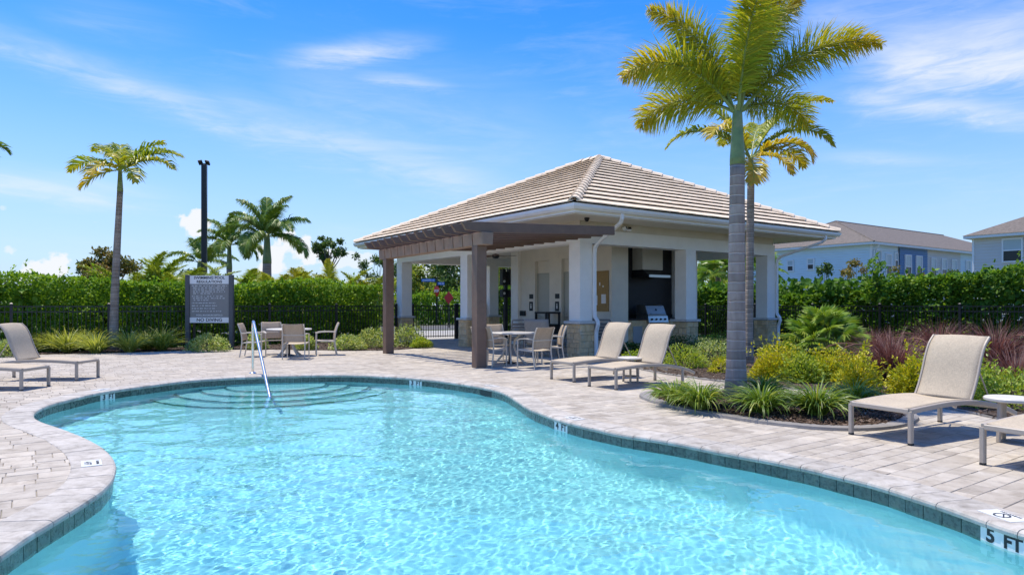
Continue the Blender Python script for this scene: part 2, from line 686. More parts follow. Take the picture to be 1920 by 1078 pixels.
WL = offset(POOL, 0.02)
xs = [p[0] for p in WL]
ys = [p[1] for p in WL]
ST = 0.0155
gx = np.arange(min(xs), max(xs) + ST, ST)
gy = np.arange(min(ys), max(ys) + ST, ST)
GX, GY = np.meshgrid(gx, gy)
ins = inside_np(offset(POOL, 0.06), np.stack([GX.ravel(), GY.ravel()], 1)).reshape(GX.shape)
GZ = WATER + waves(GX, GY)
q = ins[:-1, :-1] & ins[1:, :-1] & ins[:-1, 1:] & ins[1:, 1:]
ii, jj = np.nonzero(q)
W_ = GX.shape[1]
quads = np.stack([ii * W_ + jj, ii * W_ + jj + 1, (ii + 1) * W_ + jj + 1, (ii + 1) * W_ + jj], 1)
used = np.unique(quads)
remap = np.full(GX.size, -1)
remap[used] = np.arange(len(used))
V_ = np.stack([GX.ravel(), GY.ravel(), GZ.ravel()], 1)[used]
water = link('pool_water', np_mesh('pool_water', V_, remap[quads], np.full(len(quads), 4), M['water'], smooth=True))
water['kind'] = 'structure'
# ================================================================== COPING, TILES, DEPTH MARKERS
def arc_table(poly):
    L = [0.0]
    for i in range(len(poly)):
        a, b = poly[i], poly[(i + 1) % len(poly)]
        L.append(L[-1] + math.hypot(b[0] - a[0], b[1] - a[1]))
    return L


PL = arc_table(POOL)


def pool_at(s):
    """point, tangent and outward normal of the tile line at arc length s"""
    s = s % PL[-1]
    lo, hi = 0, len(PL) - 1
    while hi - lo > 1:
        mid = (lo + hi) // 2
        if PL[mid] <= s:
            lo = mid
        else:
            hi = mid
    a, b = POOL[lo], POOL[(lo + 1) % len(POOL)]
    t = (s - PL[lo]) / max(1e-9, PL[lo + 1] - PL[lo])
    p = (a[0] + (b[0] - a[0]) * t, a[1] + (b[1] - a[1]) * t)
    pa, pb = POOL[lo - 2], POOL[(lo + 3) % len(POOL)]
    tx, ty = pb[0] - pa[0], pb[1] - pa[1]
    l = math.hypot(tx, ty)
    tx, ty = tx / l, ty / l
    return p, (tx, ty), (ty, -tx)           # counter-clockwise loop: outward is to the right


def pool_s(x, y):
    return PL[min(range(len(POOL)), key=lambda i: (POOL[i][0] - x) ** 2 + (POOL[i][1] - y) ** 2)]


def seen(p, mx=60, my=60):
    if p[1] < 0.5:
        return False
    a, b = proj((p[0], p[1], p[2] if len(p) > 2 else 0.0))
    return -mx < a < 1920 + mx and b < 1078 + my


# coping stones: bull-nosed wedges side by side
NC = int(PL[-1] / 0.205)
prof = [(-0.028, -0.022), (-0.022, -0.006), (-0.006, 0.004), (0.02, 0.008), (0.30, 0.008), (0.308, 0.002), (0.308, -0.05), (-0.012, -0.05), (-0.025, -0.042)]
for k in range(NC):
    s0, s1 = PL[-1] * k / NC + 0.002, PL[-1] * (k + 1) / NC - 0.002
    mb = MB()
    jz, jo = RND.uniform(-0.0015, 0.0015), RND.uniform(-0.003, 0.003)
    secs = []
    for s in (s0, (s0 + s1) / 2, s1):
        p, t, nrm = pool_at(s)
        secs.append([(p[0] + nrm[0] * (o + jo), p[1] + nrm[1] * (o + jo), z + jz) for o, z in prof])
    mb.hull(secs)
    mb.build('coping_stone', M['coping'], basin)

# markers: where along the line, which figures
MARKS = [(POOL_PX_, txt) for POOL_PX_, txt in (((201, 738), '3 FT'), ((778, 712.5), '3 FT'), ((1057, 793), '4 FT'), ((1888, 999), '5 FT'))]
mark_s = []
for (mx_, my_), txt in MARKS:
    w = gp(mx_, my_, -0.04)
    mark_s.append((pool_s(*w), txt))
TW = 0.156
tile_mb = MB()
tile_mb.box((-0.075, -0.006, -0.192), (0.075, 0.006, -0.040))
tile_me = tile_mb.mesh('waterline_tile', M['tile'])
NT_ = int(PL[-1] / TW)
TWc = PL[-1] / NT_
occupied = {}
for s, txt in mark_s:
    k0 = int(round(s / TWc - 1.0))
    occupied[k0 % NT_] = (txt, 0)
    occupied[(k0 + 1) % NT_] = (txt, 1)


def text_mesh(txt, size, mat, extrude=0.0008, bold=0.0, align='CENTER', sx=1.0, space=1.0):
    cu = bpy.data.curves.new('lettering', 'FONT')
    cu.body = txt
    cu.size = size
    cu.extrude = extrude
    cu.offset = bold
    cu.align_x = align
    cu.align_y = 'CENTER'
    cu.space_character = space
    cu.resolution_u = 3
    o = bpy.data.objects.new('lettering', cu)
    COL.objects.link(o)
    bpy.context.view_layer.update()
    me = bpy.data.meshes.new_from_object(o.evaluated_get(bpy.context.evaluated_depsgraph_get()))
    me.name = 'lettering'
    bpy.data.objects.remove(o)
    if sx != 1.0:
        for v in me.vertices:
            v.co.x *= sx
    me.materials.clear()
    me.materials.append(mat)
    return me


def face_matrix(p, nrm, z):
    """x to the right when seen from the pool, y up, z towards the pool"""
    zax = Vector((-nrm[0], -nrm[1], 0))
    yax = Vector((0, 0, 1))
    xax = yax.cross(zax)
    m = Matrix((xax, yax, zax)).transposed().to_4x4()
    m.translation = Vector((p[0], p[1], z))
    return m


glyphs = {}
for k in range(NT_):
    s = (k + 0.5) * TWc
    p, t, nrm = pool_at(s)
    o = link('waterline_tile', tile_me, basin)
    o.location = (p[0], p[1], 0)
    o.rotation_euler = (0, 0, math.atan2(t[1], t[0]))
    if k in occupied:
        txt, half = occupied[k]
        if 'white' not in glyphs:
            wm = MB()
            wm.box((-0.0765, -0.0075, -0.192), (0.0765, 0.0075, -0.040))
            glyphs['white'] = wm.mesh('depth_marker_tile', M['white_tile'])
        o.data = glyphs['white']
        o.name = 'depth_marker_tile'
        o['label'] = 'white waterline tile with black depth figures reading ' + txt
        # the loop runs counter-clockwise, so seen from the pool the first tile is the right one
        word = txt.split()[1] if half == 0 else txt.split()[0]
        gm = glyphs.setdefault(word, text_mesh(word, 0.124 if word != 'FT' else 0.118, M['black_print'], 0.0006, 0.0045, sx=0.95 if len(word) > 1 else 1.1))
        lo = link('lettering', gm, o)
        mloc = Matrix.Rotation(R(90), 4, 'X')
        # outward face towards the pool is +y of the tile's own axes when the loop is counter-clockwise
        mloc = Matrix(((-1, 0, 0, 0), (0, 0, 1, 0.0088), (0, 1, 0, -0.094), (0, 0, 0, 1)))
        lo.matrix_local = mloc
# bare grout band behind and above the tiles
mb = MB()
G0 = offset(POOL, 0.004)
secs = [[(p[0], p[1], -0.02), (p[0], p[1], -0.20)] for p in G0]
secs.append(secs[0])
mb.hull(secs, caps=False, closed=False)
mb.build('tile_grout', M['grout'], basin)

# plaques let into the coping
def plaque(px, py, lines, rz=None, flip=False):
    x, y = gp(px, py, 0.01)
    s = pool_s(x, y)
    p, t, nrm = pool_at(s)
    w = MB()
    w.box((-0.15, -0.075, -0.004), (0.15, 0.075, 0.0)) if False else w.box((-0.077, -0.13, -0.01), (0.077, 0.13, 0.0))
    o = w.build('depth_plaque', M['white_tile'], basin)
    o['label'] = 'white plaque with black print set flat into the pool coping'
    o.location = (p[0] + nrm[0] * 0.155, p[1] + nrm[1] * 0.155, 0.0125)
    # local +y of the plaque runs along the coping, text reads from the deck
    o.rotation_euler = (0, 0, math.atan2(t[1], t[0]) + R(-90) + (math.pi if flip else 0))
    for body, size, dx, bold in lines:
        lo = link('lettering', text_mesh(body, size, M['black_print'], 0.0004, bold), o)
        lo.location = (dx, 0, 0.001)
        lo.rotation_euler = (0, 0, R(90))
    return o


plaque(165, 868, [('4 FT', 0.075, 0.03, 0.002), ('NO DIVING', 0.03, -0.045, 0.0004)])
plaque(1068, 784, [('4 FT', 0.075, 0.03, 0.002), ('NO DIVING', 0.03, -0.045, 0.0004)], flip=True)
pq = plaque(1893, 968, [('NO DIVING', 0.03, -0.055, 0.0004)], flip=True)
sy_ = MB()                                   # no-diving pictogram: ring, bar and a plain bent figure
ring = [[((0.045 + q * 0.006) * math.cos(a) + 0.012, (0.045 + q * 0.006) * math.sin(a), 0.0015) for q in (-1, 1)] for a in [i * math.pi / 12 for i in range(25)]]
sy_.hull(ring, caps=False, closed=False)
sy_.box((-0.042, -0.004, 0.0008), (0.066, 0.004, 0.0018), Matrix.Rotation(R(45), 4, 'Z'))
so = sy_.build('pictogram', M['black_print'], pq)
plaque(205, 731, [('3 FT', 0.075, 0.03, 0.002)], flip=True)
plaque(940, 722, [('3 FT', 0.075, 0.03, 0.002)], flip=True)

# skimmer mouth in the tile line
s_ = pool_s(*gp(909, 733, -0.06))
p, t, nrm = pool_at(s_)
w = MB()
w.box((-0.2, 0.0, -0.175), (0.2, 0.012, -0.055))
sk = w.build('skimmer_mouth', M['black_print'], basin)
sk.location = (p[0], p[1], 0)
sk.rotation_euler = (0, 0, math.atan2(t[1], t[0]))

# ================================================================== GROUND, DECK, BEDS
ISLAND = spline([(1.93, 10.35), (2.02, 9.7), (2.32, 8.95), (2.72, 8.3), (3.2, 7.8), (3.7, 7.58), (4.25, 7.68), (4.75, 8.05), (5.08, 8.55), (5.1, 9.2), (4.75, 9.95), (4.1, 10.55), (3.3, 10.95), (2.55, 11.0), (2.1, 10.8)], True, 0.06)
REAR = [(3.15, 18.72), (2.72, 17.6), (2.6, 16.0), (2.75, 14.9), (3.2, 13.55), (4.0, 12.2), (4.9, 11.1), (5.5, 10.2), (5.85, 9.3), (5.95, 8.4), (6.15, 7.6), (6.7, 6.7), (7.6, 5.7), (9.0, 4.6), (10.5, 3.9)]
REAR_EDGE = spline(REAR, False, 0.08)
REAR_POLY = REAR_EDGE + [(26, 3.0), (26, 14), site(9.6, -0.45), site(1.3, -0.45)]
LEFT_EDGE = [(-24, 14.0), (-20, 15.6), (-15.5, 18.2), (-11.9, 20.0), (-8.8, 21.4), (-7.0, 21.4), (-5.2, 21.0), (-4.0, 21.1), (-3.2, 22.0), (-2.9, 23.3), (-3.0, 24.6)]
LEFT_EDGE = spline(LEFT_EDGE, False, 0.1)
DECK = LEFT_EDGE + [site(-0.6, 8.8), site(-0.6, 10.95), site(9.2, 10.95), site(9.2, -0.4), site(1.3, -0.45)] + REAR_EDGE + [(12, 2.5), (12, -2.5), (-24, -2.5)]

M['grass'] = pbr('ground_turf', (0.075, 0.10, 0.035), 0.95, var=0.4, scale=0.7, stain=(0.16, 0.14, 0.09), stain_scale=0.25)
M['concrete'] = pbr('concrete', (0.36, 0.35, 0.33), 0.9, var=0.12, scale=3, bump=0.25, bscale=90)
M['curb'] = pbr('curb_concrete', (0.24, 0.225, 0.21), 0.9, var=0.18, scale=6, bump=0.3, bscale=110)
M['mulch'] = pbr('mulch_bed', (0.06, 0.042, 0.030), 0.95, var=0.5, scale=22, bump=0.9, bscale=60)
M['joint_sand'] = pbr('joint_sand', (0.31, 0.28, 0.235), 0.95, var=0.2, scale=30)


def paver_mat():
    m, g = new_mat('paver')
    tc = g.n('ShaderNodeTexCoord')
    ge = g.n('ShaderNodeNewGeometry')
    oi = g.n('ShaderNodeObjectInfo')
    at_ = g.n('ShaderNodeAttribute', attribute_name='hue')
    r = g.m('FRACT', g.m('ADD', at_.outputs['Fac'], oi.outputs['Random']))
    v = g.n('ShaderNodeVectorMath', {0: ge.outputs['Position'], 1: g.n('ShaderNodeCombineXYZ', {0: g.m('MULTIPLY', r, 53.0), 2: g.m('MULTIPLY', r, 17.0)}).outputs[0]}, operation='ADD').outputs[0]
    n1 = g.noise(v, 5.5, 6, 0.66, 0.5)
    n2 = g.noise(v, 75.0, 4, 0.7)
    n3 = g.noise(ge.outputs['Position'], 0.45, 4, 0.6)
    col = g.ramp(n1, [(0.25, (0.285, 0.25, 0.208)), (0.47, (0.42, 0.38, 0.326)), (0.72, (0.515, 0.475, 0.415))])
    tint = g.ramp(r, [(0.0, (0.80, 0.785, 0.77)), (0.25, (0.95, 0.93, 0.90)), (0.7, (1.0, 1.0, 1.0)), (1.0, (1.16, 1.14, 1.10))])
    col = g.mix(1.0, col, tint, 'MULTIPLY')
    col = g.mix(g.m('MULTIPLY', g.smooth(n3, 0.5, 0.75), 0.22), col, (0.33, 0.29, 0.255, 1))
    col = g.mix(g.m('MULTIPLY', g.smooth(n2, 0.52, 0.78), 0.3), col, (0.22, 0.19, 0.17, 1))
    bp = g.n('ShaderNodeBump', {'Strength': 0.4, 'Distance': 0.008, 'Height': g.m('ADD', n1, g.m('MULTIPLY', n2, 0.6))})
    b = g.n('ShaderNodeBsdfPrincipled', {'Base Color': col, 'Roughness': 0.85, 'Normal': bp.outputs[0], 'Specular IOR Level': 0.2})
    g.n('ShaderNodeOutputMaterial', {'Surface': b.outputs[0]})
    return m


M['paver'] = paver_mat()

ground = sheet('ground', [(-900, -200), (900, -200), (900, 1500), (-900, 1500)], [offset(POOL, 0.2)], -0.06, M['grass'])
deck = sheet('pool_deck', DECK, [offset(POOL, 0.2)], -0.012, M['joint_sand'])


def clip(poly, a, b):
    """keep the part of a polygon left of the line a -> b"""
    out = []
    n = len(poly)
    d = [(b[0] - a[0]) * (p[1] - a[1]) - (b[1] - a[1]) * (p[0] - a[0]) for p in poly]
    for i in range(n):
        j = (i + 1) % n
        if d[i] >= 0:
            out.append(poly[i])
        if d[i] * d[j] < 0:
            t = d[i] / (d[i] - d[j])
            out.append((poly[i][0] + (poly[j][0] - poly[i][0]) * t, poly[i][1] + (poly[j][1] - poly[i][1]) * t))
    return out


def ccw(poly):
    a = sum(poly[i][0] * poly[(i + 1) % len(poly)][1] - poly[(i + 1) % len(poly)][0] * poly[i][1] for i in range(len(poly)))
    return poly if a > 0 else poly[::-1]


LOOPS = [(ccw(offset(POOL, 0.19)), False), (ccw(offset(ISLAND, -0.08)), False), (ccw(DECK), True)]
LOOPS_NP = [np.array(l) for l, k in LOOPS]

# lay the pavers: courses of three widths, three lengths, running with the site
cand = []
rv = -26.0
rows = []
while rv < 12.5:
    h = RND.choice((0.155, 0.155, 0.235, 0.235))
    rows.append((rv, h))
    rv += h
for (v0, h) in rows:
    u = -26.0 - RND.random() * 0.4
    while u < 17.0:
        w = RND.choice((0.155, 0.235, 0.31, 0.31)) if h > 0.2 else RND.choice((0.155, 0.235, 0.31))
        cand.append((u, v0, w, h))
        u += w
cand = np.array(cand)
cu_ = np.stack([C1[0] + UX * (cand[:, 0] + cand[:, 2] / 2) + VX * (cand[:, 1] + cand[:, 3] / 2),
                C1[1] + UY * (cand[:, 0] + cand[:, 2] / 2) + VY * (cand[:, 1] + cand[:, 3] / 2)], 1)
keep = (cu_[:, 1] > 0.3) & (np.abs(cu_[:, 0]) < cu_[:, 1] * 0.95 + 4.0)
cand, cu_ = cand[keep], cu_[keep]
JW = 0.0024
quads_w = []
for (u, v, w, h) in cand:
    quads_w.append([site(u + JW, v + JW), site(u + w - JW, v + JW), site(u + w - JW, v + h - JW), site(u + JW, v + h - JW)])
QW = np.array(quads_w)
state = np.ones(len(QW), int)
need_clip = [[] for _ in range(len(QW))]
for (loop, want), lnp in zip(LOOPS, LOOPS_NP):
    f = inside_np(loop, QW.reshape(-1, 2)).reshape(-1, 4)
    if not want:
        f = ~f
    state[~f.any(1)] = 0
    for i in np.nonzero(f.any(1) & ~f.all(1))[0]:
        need_clip[i].append((loop, want, lnp))
big, rest_v, rest_f, rest_c, rest_h = [], [], [], [], []
pieces = []
for i in np.nonzero(state)[0]:
    poly = [tuple(p) for p in QW[i]]
    for loop, want, lnp in need_clip[i]:
        c = np.mean(poly, 0)
        k = int(np.argmin(((lnp - c) ** 2).sum(1)))
        a, b = loop[k - 1], loop[(k + 1) % len(loop)]
        poly = clip(poly, a, b) if want else clip(poly, b, a)
        if len(poly) < 3:
            break
    if len(poly) < 3:
        continue
    ar = abs(sum(poly[a][0] * poly[(a + 1) % len(poly)][1] - poly[(a + 1) % len(poly)][0] * poly[a][1] for a in range(len(poly)))) / 2
    if ar < 0.002:
        continue
    c = (sum(p[0] for p in poly) / len(poly), sum(p[1] for p in poly) / len(poly))
    px_, py_ = proj((c[0], c[1], 0))
    vis = 0 if not (-20 < px_ < 1940 and py_ < 1090) else ar * (1.0 / c[1]) ** 3
    pieces.append((vis, i, poly, c, bool(need_clip[i])))
pieces.sort(key=lambda t: -t[0])


def paver_geo(poly, c, dz, tilt=(0, 0)):
    n = len(poly)
    vs = []
    for sc, z in ((1.0, -0.035), (1.0, -0.0045), (None, 0.0)):
        for p in poly:
            dx, dy = p[0] - c[0], p[1] - c[1]
            if sc is None:
                l = math.hypot(dx, dy)
                k = max(0.3, (l - 0.0055) / l)
                dx, dy = dx * k, dy * k
            vs.append((dx, dy, z + dz + (0 if z < -0.02 else dx * tilt[0] + dy * tilt[1])))
    fs = [(k * n + i, k * n + (i + 1) % n, (k + 1) * n + (i + 1) % n, (k + 1) * n + i) for k in (0, 1) for i in range(n)]
    fs.append(tuple(range(2 * n, 3 * n)))
    return vs, fs


shared = {}
count = 0
RV, RF, RC, RH = [], [], [], []
nb = 0
for vis, i, poly, c, cl in pieces:
    poly = ccw(poly)
    dz = RND.uniform(-0.0018, 0.0018)
    if count < 296 and vis > 0:
        count += 1
        key = None if cl else (round(cand[i][2], 3), round(cand[i][3], 3))
        if key in shared and key is not None:
            me = shared[key]
        else:
            vs, fs = paver_geo(poly, c, 0.0)
            me = bpy.data.meshes.new('paver')
            me.from_pydata(vs, [], fs)
            me.materials.append(M['paver'])
            if key is not None:
                shared[key] = me
        o = link('paver', me, deck)
        o.location = (c[0], c[1], dz)
        o.rotation_euler = (RND.uniform(-0.004, 0.004), RND.uniform(-0.004, 0.004), 0)
    else:
        vs, fs = paver_geo(poly, c, dz, (RND.uniform(-0.005, 0.005), RND.uniform(-0.005, 0.005)))
        RV.extend((a[0] + c[0], a[1] + c[1], a[2]) for a in vs)
        h_ = RND.random()
        for f in fs:
            RF.extend(nb + a for a in f)
            RC.append(len(f))
            RH.append(h_)
        nb += len(vs)
pf = link('paver_field', np_mesh('paver_field', np.array(RV), np.array(RF), np.array(RC), M['paver'], rnd=np.array(RH)), deck)
pf['kind'] = 'stuff'

# concrete edgings
def ring_strip(outer, inner, z0, z1, mat, name, closed=True):
    mb = MB()
    secs = [[(a[0], a[1], z0), (a[0] * .94 + b[0] * .06, a[1] * .94 + b[1] * .06, z1), (b[0] * .94 + a[0] * .06, b[1] * .94 + a[1] * .06, z1), (b[0], b[1], z0)] for a, b in zip(outer, inner)]
    if closed:
        secs.append(secs[0])
    mb.hull(secs, caps=not closed, closed=True)
    return mb.build(name, mat)


ISL_IN = offset(ISLAND, -0.2)
c_ = ring_strip(ISLAND, ISL_IN, -0.02, 0.035, M['curb'], 'bed_curb')
c_['kind'] = 'structure'
RE_IN = [(a[0] + 0.12, a[1] + 0.09) for a in REAR_EDGE]
c_ = ring_strip(REAR_EDGE, RE_IN, -0.02, 0.022, M['curb'], 'bed_curb', closed=False)
c_['kind'] = 'structure'


def mound(name, poly, holes, zf, step=0.12):
    """bed of soil over a polygon, uneven"""
    xs_ = [p[0] for p in poly]
    ys_ = [p[1] for p in poly]
    gx_ = np.arange(min(xs_), max(xs_), step)
    gy_ = np.arange(min(ys_), max(ys_), step)
    A, B = np.meshgrid(gx_, gy_)
    ins_ = inside_np(poly, np.stack([A.ravel(), B.ravel()], 1)).reshape(A.shape)
    g_ = np.random.default_rng(3)
    Zz = zf(A, B) + 0.012 * np.sin(A * 5.1 + 1.3 * np.sin(B * 3.7)) * np.sin(B * 4.3) + g_.normal(0, 0.004, A.shape)
    q_ = ins_[:-1, :-1] & ins_[1:, :-1] & ins_[:-1, 1:] & ins_[1:, 1:]
    i_, j_ = np.nonzero(q_)
    w_ = A.shape[1]
    qq = np.stack([i_ * w_ + j_, i_ * w_ + j_ + 1, (i_ + 1) * w_ + j_ + 1, (i_ + 1) * w_ + j_], 1)
    us = np.unique(qq)
    rm = np.full(A.size, -1)
    rm[us] = np.arange(len(us))
    o = link(name, np_mesh(name, np.stack([A.ravel(), B.ravel(), Zz.ravel()], 1)[us], rm[qq], np.full(len(qq), 4), M['mulch'], smooth=True))
    o['kind'] = 'structure'
    return o


def isl_z(x, y):
    d = np.sqrt(((x - 3.55) / 1.7) ** 2 + ((y - 9.3) / 1.7) ** 2)
    return 0.015 + 0.07 * np.clip(1 - d, 0, 1)


def rear_z(x, y):
    return 0.0 * x + 0.02 + 0.03 * np.clip((x - 5.5) / 4, 0, 1)


mound('island_bed', offset(ISLAND, -0.14), [], isl_z, 0.06)
mound('rear_bed', REAR_POLY, [], rear_z, 0.12)
LB = LEFT_EDGE + [site(-0.8, 9.5), site(-0.8, 10.6), site(-9, 10.6), site(-19, 10.6), (-24, 20)]
mound('fence_bed', LB, [], lambda x, y: 0.0 * x + 0.005, 0.15)

# shredded bark lying on the beds
M['bark'] = leaf_mat('bark_chip', [(0.035, 0.022, 0.015), (0.085, 0.055, 0.038), (0.16, 0.11, 0.08), (0.24, 0.18, 0.14)], trans=0.0, rough=0.9, spec=0.1)


def chips(poly, n, zf, seed, lmin=0.02, lmax=0.07, filt=None):
    g_ = np.random.default_rng(seed)
    xs_ = [p[0] for p in poly]
    ys_ = [p[1] for p in poly]
    P = np.stack([g_.uniform(min(xs_), max(xs_), n), g_.uniform(min(ys_), max(ys_), n)], 1)
    P = P[inside_np(poly, P)]
    if filt is not None:
        P = P[filt(P)]
    n = len(P)
    z = zf(P[:, 0], P[:, 1]) + g_.uniform(0.0, 0.022, n)
    az = g_.uniform(0, 2 * np.pi, n)
    el = g_.normal(0, 0.28, n)
    L = g_.uniform(lmin, lmax, n)
    W = g_.uniform(0.004, 0.011, n)
    d = np.stack([np.cos(az) * np.cos(el), np.sin(az) * np.cos(el), np.sin(el)], 1) * (L / 2)[:, None]
    s = np.stack([-np.sin(az), np.cos(az), g_.normal(0, 0.4, n)], 1) * W[:, None]
    c = np.stack([P[:, 0], P[:, 1], z], 1)
    V = np.stack([c - d - s * 0.6, c + d - s, c + d * 0.9 + s, c - d + s, c + np.array([0, 0, 0.004]) + d * 0.1], 1)
    idx = np.arange(n)[:, None] * 5
    F_ = np.concatenate([idx + np.array([[0, 1, 4]]), idx + np.array([[1, 2, 4]]), idx + np.array([[2, 3, 4]]), idx + np.array([[3, 0, 4]])], 1)
    return np_mesh('bark_mulch', V.reshape(-1, 3), F_.reshape(-1), np.full(n * 4, 3), M['bark'], rnd=np.repeat(g_.random(n) ** 1.4, 4))


o = link('bark_mulch', chips(offset(ISLAND, -0.17), 26000, lambda x, y: isl_z(x, y), 1))
o['kind'] = 'stuff'
o = link('bark_mulch', chips(REAR_POLY, 90000, lambda x, y: rear_z(x, y), 2, 0.03, 0.09, lambda P: (P[:, 0] < 11) & (P[:, 0] > 0) & (P[:, 1] < 19)))
o['kind'] = 'stuff'
o = link('bark_mulch', chips(LB, 26000, lambda x, y: 0.0 * x + 0.005, 3, 0.05, 0.13, lambda P: P[:, 0] > -17))
o['kind'] = 'stuff'
# ================================================================== PAVILION  (local axes: x along its front, y away along the pool side)
M['stucco_white'] = pbr('white_stucco', (0.87, 0.84, 0.775), 0.8, var=0.04, scale=2.5, bump=0.25, bscale=160)
M['stucco_beige'] = pbr('beige_stucco', (0.70, 0.65, 0.545), 0.85, var=0.05, scale=2.0, bump=0.25, bscale=160)
M['ceiling'] = pbr('ceiling_paint', (0.80, 0.745, 0.625), 0.85, var=0.04, scale=3)
M['white_metal'] = pbr('white_gutter_paint', (0.84, 0.84, 0.83), 0.4, var=0.03, scale=4)
M['cast_stone'] = pbr('cast_stone_cap', (0.56, 0.55, 0.52), 0.8, var=0.1, scale=10, bump=0.2)
M['ledge'] = pbr('travertine_stone', (0.68, 0.485, 0.265), 0.85, var=0.16, scale=9, objvar=0.16, bump=0.5, bscale=45, stain=(0.66, 0.54, 0.37), stain_scale=5)
M['mortar'] = pbr('stone_mortar', (0.36, 0.31, 0.24), 0.95, var=0.1, scale=20)
M['roof_tile'] = pbr('concrete_roof_tile', (0.76, 0.63, 0.47), 0.85, var=0.12, scale=5.5, bump=0.2, bscale=60, objvar=0.05, stain=(0.64, 0.52, 0.38), stain_scale=2.3)
M['roof_under'] = pbr('roof_underlay', (0.13, 0.10, 0.08), 0.95)
M['door_paint'] = pbr('door_paint', (0.42, 0.42, 0.36), 0.5, var=0.04)
M['black_paint'] = pbr('black_powdercoat', (0.014, 0.015, 0.017), 0.45, var=0.2)
M['charcoal'] = pbr('charcoal_panel', (0.018, 0.018, 0.02), 0.55, var=0.3, scale=4)
M['granite'] = pbr('dark_granite', (0.03, 0.03, 0.032), 0.2, var=0.6, scale=120)
M['stainless'] = pbr('brushed_steel', (0.55, 0.55, 0.55), 0.34, metal=1.0, var=0.08, scale=30)
M['grey_door'] = pbr('cabinet_door', (0.36, 0.37, 0.38), 0.5, var=0.05)
M['cork'] = pbr('cork', (0.36, 0.23, 0.09), 0.9, var=0.2, scale=40, bump=0.2, bscale=120)
M['paper'] = pbr('paper', (0.75, 0.74, 0.70), 0.8, var=0.03)
M['umber'] = pbr('pergola_paint', (0.185, 0.116, 0.079), 0.6, var=0.12, scale=5, bump=0.12, bscale=60)
M['umber_light'] = pbr('pergola_block_paint', (0.29, 0.19, 0.13), 0.6, var=0.12, scale=5, bump=0.12, bscale=60)

pav = thing('pavilion', 'open white pavilion with pale tiled hip roof and stone column bases beside the pool', 'pavilion', (C1[0], C1[1], 0), SITE)

COLS = [(0, 0), (4.25, 0), (8.35, 0), (0, 5.7), (0, 10.6), (4.15, 10.6), (8.35, 10.6), (8.35, 5.3)]
BB = 3.07       # underside of the beams
stone_cache = {}


def stone_mesh(w, h, d):
    key = (round(w, 2), round(h, 2), round(d, 3))
    if key not in stone_cache:
        c = 0.006
        vs = []
        for x, z, y in ((0, 0, 0), (c, c, -d)):
            vs += [(x, y, z), (w - x, y, z), (w - x, y, h - z), (x, y, h - z)]
        fs = [(0, 1, 5, 4), (1, 2, 6, 5), (2, 3, 7, 6), (3, 0, 4, 7), (4, 5, 6, 7)]
        me = bpy.data.meshes.new('stone')
        me.from_pydata(vs, [], fs)
        me.materials.append(M['ledge'])
        stone_cache[key] = me
    return stone_cache[key]


def stone_face(parent, W, Hh, mat, z0=0.0, seed=0, big=1.0):
    """ashlar veneer over a face of width W: mat maps (x along, y out, z up)"""
    r_ = random.Random(seed)
    z = z0
    while z < z0 + Hh - 0.03:
        h = min(r_.choice((0.09, 0.13, 0.17)) * big, z0 + Hh - z)
        if z0 + Hh - (z + h) < 0.06:
            h = z0 + Hh - z
        x = 0.0
        while x < W - 0.02:
            w = min(r_.choice((0.12, 0.17, 0.24, 0.3)) * big, W - x)
            if W - (x + w) < 0.07:
                w = W - x
            o = link('stone', stone_mesh(w - 0.006, h - 0.006, r_.choice((0.012, 0.018, 0.024))), parent)
            o.matrix_local = mat @ Matrix.Translation((x + 0.003, 0, z + 0.003))
            x += w
        z += h


SB = 0.26      # half width of stone base
for i, (cx, cy) in enumerate(COLS):
    sh = MB()
    sh.box((-0.225, -0.225, 0.97), (0.225, 0.225, BB + 0.001))
    co = sh.build('column', M['stucco_white'], pav, bevel=0.008)
    co.location = (cx, cy, 0)
    ca = MB()
    ca.box((-0.33, -0.33, 0.895), (0.33, 0.33, 0.97))
    ca.build('column_cap', M['cast_stone'], co, bevel=0.012)
    ba = MB()
    ba.box((-SB, -SB, 0.0), (SB, SB, 0.895))
    bo = ba.build('column_base', M['mortar'], co)
    faces = []
    if i in (0, 1, 2, 3, 4, 5, 7):
        faces.append(Matrix.Translation((-SB, -SB, 0)))                                         # towards -y
        faces.append(Matrix.Translation((-SB, SB, 0)) @ Matrix.Rotation(R(-90), 4, 'Z'))         # towards -x
    for q_, fm in enumerate(faces):
        stone_face(co, 2 * SB, 0.89, fm, 0.0, 17 * i + q_)

# beams with a slightly recessed band over them, up to the soffit
SOF = 3.66
bm = MB()
X0, X1, Y0, Y1 = 0, 8.35, 0, 10.6
for (a, b) in (((X0 - .215, Y0 - .215), (X1 + .215, Y0 + .215)), ((X0 - .215, Y1 - .215), (X1 + .215, Y1 + .215))):
    bm.box((a[0], a[1], BB), (b[0], b[1], 3.44))
for x in (X0, X1):
    bm.box((x - .213, Y0 + .215, BB + 0.002), (x + .213, Y1 - .215, 3.438))
bm.build('beam', M['stucco_white'], pav)
bd = MB()
for (a, b) in (((X0 - .17, Y0 - .17), (X1 + .17, Y0 + .17)), ((X0 - .17, Y1 - .17), (X1 + .17, Y1 + .17))):
    bd.box((a[0], a[1], 3.435), (b[0], b[1], SOF + 0.01))
for x in (X0, X1):
    bd.box((x - .168, Y0 + .17, 3.433), (x + .168, Y1 - .17, SOF + 0.01))
bd.build('frieze', M['stucco_beige'], pav)
ce = MB()
ce.box((X0 + .16, Y0 + .16, 3.40), (X1 - .16, Y1 - .16, 3.43))
ce.build('ceiling', M['ceiling'], pav)
